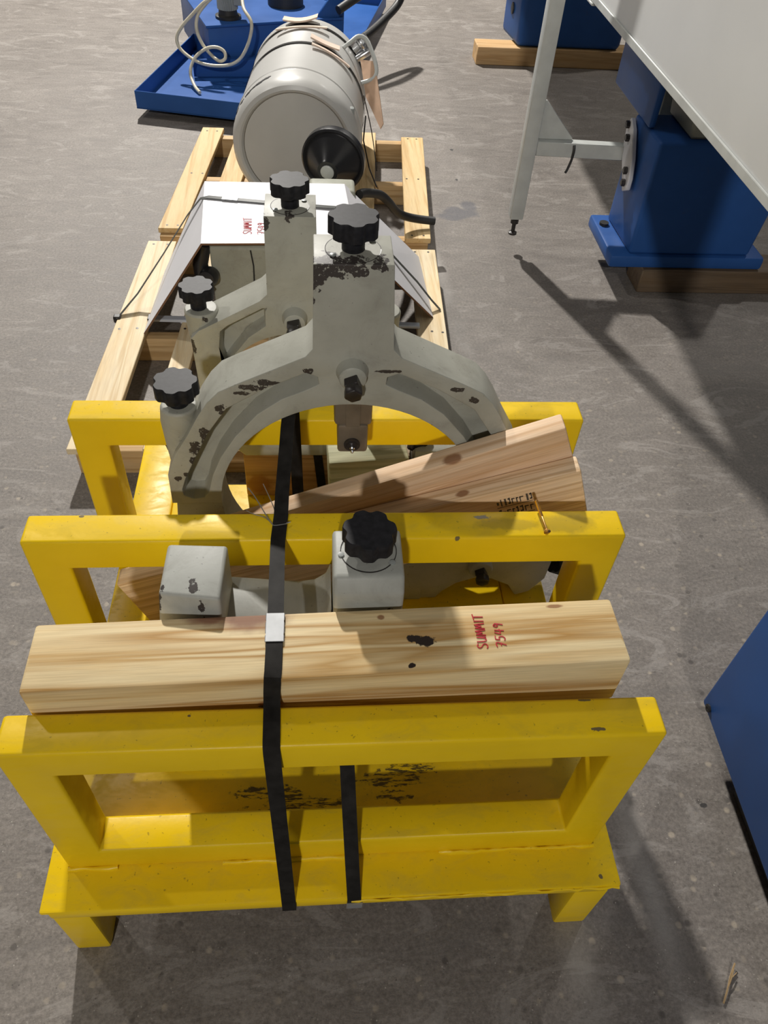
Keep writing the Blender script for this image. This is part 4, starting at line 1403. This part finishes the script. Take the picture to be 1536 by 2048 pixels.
finish(box((1.232, 2.16, 0.6605), (1.60, 5.0, 0.82)), 'bed', M_CAST4, lathe_t, 40, 0.012, 2)
for y in (2.45, 2.7):
    finish(box((1.245, y, 0.50), (1.60, y + 0.06, 0.66)), 'bed_rib', M_CAST4, lathe_t, 40, 0.006, 1)
finish(prism([(2.13, 0.5455), (2.36, 0.5455), (2.40, 0.6595), (2.15, 0.6595)], 1.245, 1.60, None, 'x'), 'bed_foot', M_CAST4, lathe_t, 40, 0.01, 1)

XS = 0.885
guard = thing('splash_guard', 'large off-white sheet metal splash guard standing along the machine', 'guard', (XS, 2.5, 0.88))
finish(box((XS, 0.30, 0.895), (XS + 0.004, 5.3, 2.05)), 'sheet', M_SHEET, guard, 40)
finish(box((XS + 0.0045, 0.30, 0.878), (XS + 0.035, 5.3, 0.912)), 'bottom_lip', M_SHEET, guard, 40, 0.004, 1)
finish(box((XS - 0.006, 0.30, 0.876), (XS - 0.0005, 5.3, 0.899)), 'hem', M_GREYMETAL, guard, 40, 0.002, 1)
finish(box((XS - .010, 2.36, 0.868), (XS + .01, 2.43, 0.8755)), 'hem_clip', M_GREYMETAL, guard, 40, 0.002, 1)

PX, PY = 0.759, 2.377
post = thing('guard_stand', 'thin grey steel post with levelling bolt and side arm holding the splash guard', 'stand', (PX, PY, 0.07))
pw = 0.026
pb = hexa(bmesh.new(), [(PX - pw, PY - pw, 0.135), (PX + pw, PY - pw, 0.135), (PX + pw, PY + pw, 0.135), (PX - pw, PY + pw, 0.135), (PX - pw, PY - pw, 1.5), (PX + pw, PY - pw, 1.5), (PX + pw, PY + pw, 1.5), (PX - pw, PY + pw, 1.5)])
finish(pb, 'post', M_GREYMETAL, post, 40, 0.005, 2)
finish(lathe([(0.0, 0.066), (0.017, 0.066), (0.017, 0.073), (0.008, 0.076), (0.008, 0.11), (0.016, 0.112), (0.016, 0.128), (0.010, 0.13), (0.010, 0.14)], 12, None, Matrix.Translation((PX, PY, 0))), 'levelling_bolt', M_IRON, post, 30)
arm = obox((PX + pw, PY - pw * .8, 0.435), (1.115, 2.335, 0.435), 0.042, 0.052, (0, 1, 0))
finish(arm, 'side_arm', M_GREYMETAL, post, 40, 0.003, 1)
gs = prism([(PX + pw, 0.436), (PX + pw, 0.57), (PX + pw + .012, 0.57), (PX + 0.16, 0.442), (PX + .16, 0.436)], PY + .002, PY + .010)
finish(gs, 'gusset', M_GREYMETAL, post, 40, 0.002, 1)
fp = prism([(2.21, 0.33), (2.245, 0.31), (2.345, 0.41), (2.37, 0.50), (2.345, 0.535), (2.30, 0.51), (2.235, 0.43), (2.21, 0.37)], 1.105, 1.122, None, 'x')
finish(fp, 'fixing_plate', M_WHITE, post, 40, 0.003, 1)
for y, z in ((2.345, 0.51), (2.315, 0.475), (2.25, 0.385), (2.24, 0.345)):
    finish(lathe([(0.013, 0), (0.013, 0.012), (0.010, 0.014), (0, 0.014)], 6, None, axis_mat((1.105, y, z), (-1, 0, 0))), 'plate_bolt', M_IRON, post, 30)
tube_b = tube(smooth_path([(0.915, 2.33, 0.437), (0.917, 2.325, 0.42), (0.915, 2.325, 0.385), (0.905, 2.32, 0.35), (0.90, 2.32, 0.34)], 4), 0.0045, 6)
finish(tube_b, 'cable_tie', M_RUB, post, 40)
tag(finish(box((PX + pw + 0.0005, PY + pw + 0.0, 1.30), (XS - 0.0065, PY + pw + 0.03, 1.34)), 'guard_bracket', M_GREYMETAL, None, 40, 0.002, 1, origin=(0.84, PY, 1.3)), 'short grey bracket joining post and splash guard', 'bracket')

# ------------------------------------------------------------------ blue cabinet at the right edge
cab = thing('machine_cabinet', 'deep blue machine cabinet at the lower right edge, raised on a black skid', 'cabinet', (1.1, -0.2, 0))
cabm = hexa(bmesh.new(), [(0.772, -1.2, 0.10), (1.5, -1.2, 0.10), (1.5, 0.262, 0.10), (0.795, 0.262, 0.10), (0.772, -1.2, 0.80), (1.5, -1.2, 0.80), (1.5, 0.262, 0.80), (0.795, 0.262, 0.80)])
finish(cabm, 'cabinet_body', M_BLUE, cab, 40, 0.006, 2)
finish(box((0.84, -1.15, 0.0), (1.4, 0.10, 0.0995)), 'skid', M_RUB, cab, 40, 0.004, 1)
finish(lathe([(0.009, 0), (0.009, 0.004), (0.004, 0.005), (0, 0.003)], 14, None, axis_mat((0.7945, 0.235, 0.118), (-1, 0, 0))), 'corner_screw', M_RUB, cab, 30)

# clear hose from the pump, hanging in loops over the tank into the tray
hose = smooth_path([(pc.x + 0.08, pc.y - 0.01, 0.405), (-0.385, 4.06, 0.375), (-0.345, 3.99, 0.33), (-0.36, 3.97, 0.255), (-0.40, 3.96, 0.185), (-0.45, 3.95, 0.150), (-0.52, 3.95, 0.137), (-0.60, 3.96, 0.140), (-0.665, 3.99, 0.155),
                    (-0.725, 4.03, 0.19), (-0.735, 4.05, 0.235), (-0.70, 4.06, 0.285), (-0.645, 4.07, 0.335), (-0.585, 4.08, 0.385), (-0.545, 4.09, 0.405), (-0.575, 4.085, 0.380), (-0.62, 4.07, 0.33), (-0.63, 4.05, 0.27), (-0.605, 4.03, 0.21), (-0.56, 4.01, 0.165),
                    (-0.52, 3.98, 0.150), (-0.490, 3.98, 0.165), (-0.495, 4.0, 0.19), (-0.53, 4.01, 0.205), (-0.58, 4.01, 0.200), (-0.635, 3.99, 0.170), (-0.665, 3.97, 0.130), (-0.67, 3.93, 0.095), (-0.645, 3.86, 0.065), (-0.615, 3.80, 0.057)], 6)
o = finish(tube(hose, 0.0085, 10), 'clear_hose', M_HOSE, None, 40, origin=(-0.615, 3.80, 0.05))
tag(o, 'pale plastic hose looping from the pump into the blue tray', 'hose')

# dry straw on the floor, bottom right
sb = bmesh.new()
tube(smooth_path([(0.680, -0.278, 0.004), (0.694, -0.258, 0.006), (0.707, -0.238, 0.006), (0.722, -0.218, 0.009)], 3), 0.0016, 5, sb)
tube(smooth_path([(0.694, -0.257, 0.006), (0.705, -0.243, 0.010), (0.714, -0.228, 0.013)], 3), 0.0012, 5, sb)
tube([(0.704, -0.243, 0.006), (0.722, -0.232, 0.004)], 0.0009, 5, sb)
o = finish(sb, 'straw_stalk', M_STRAW, None, 40, origin=(0.70, -0.25, 0.0))
tag(o, 'dry straw stalk lying on the floor at the lower right corner', 'straw')
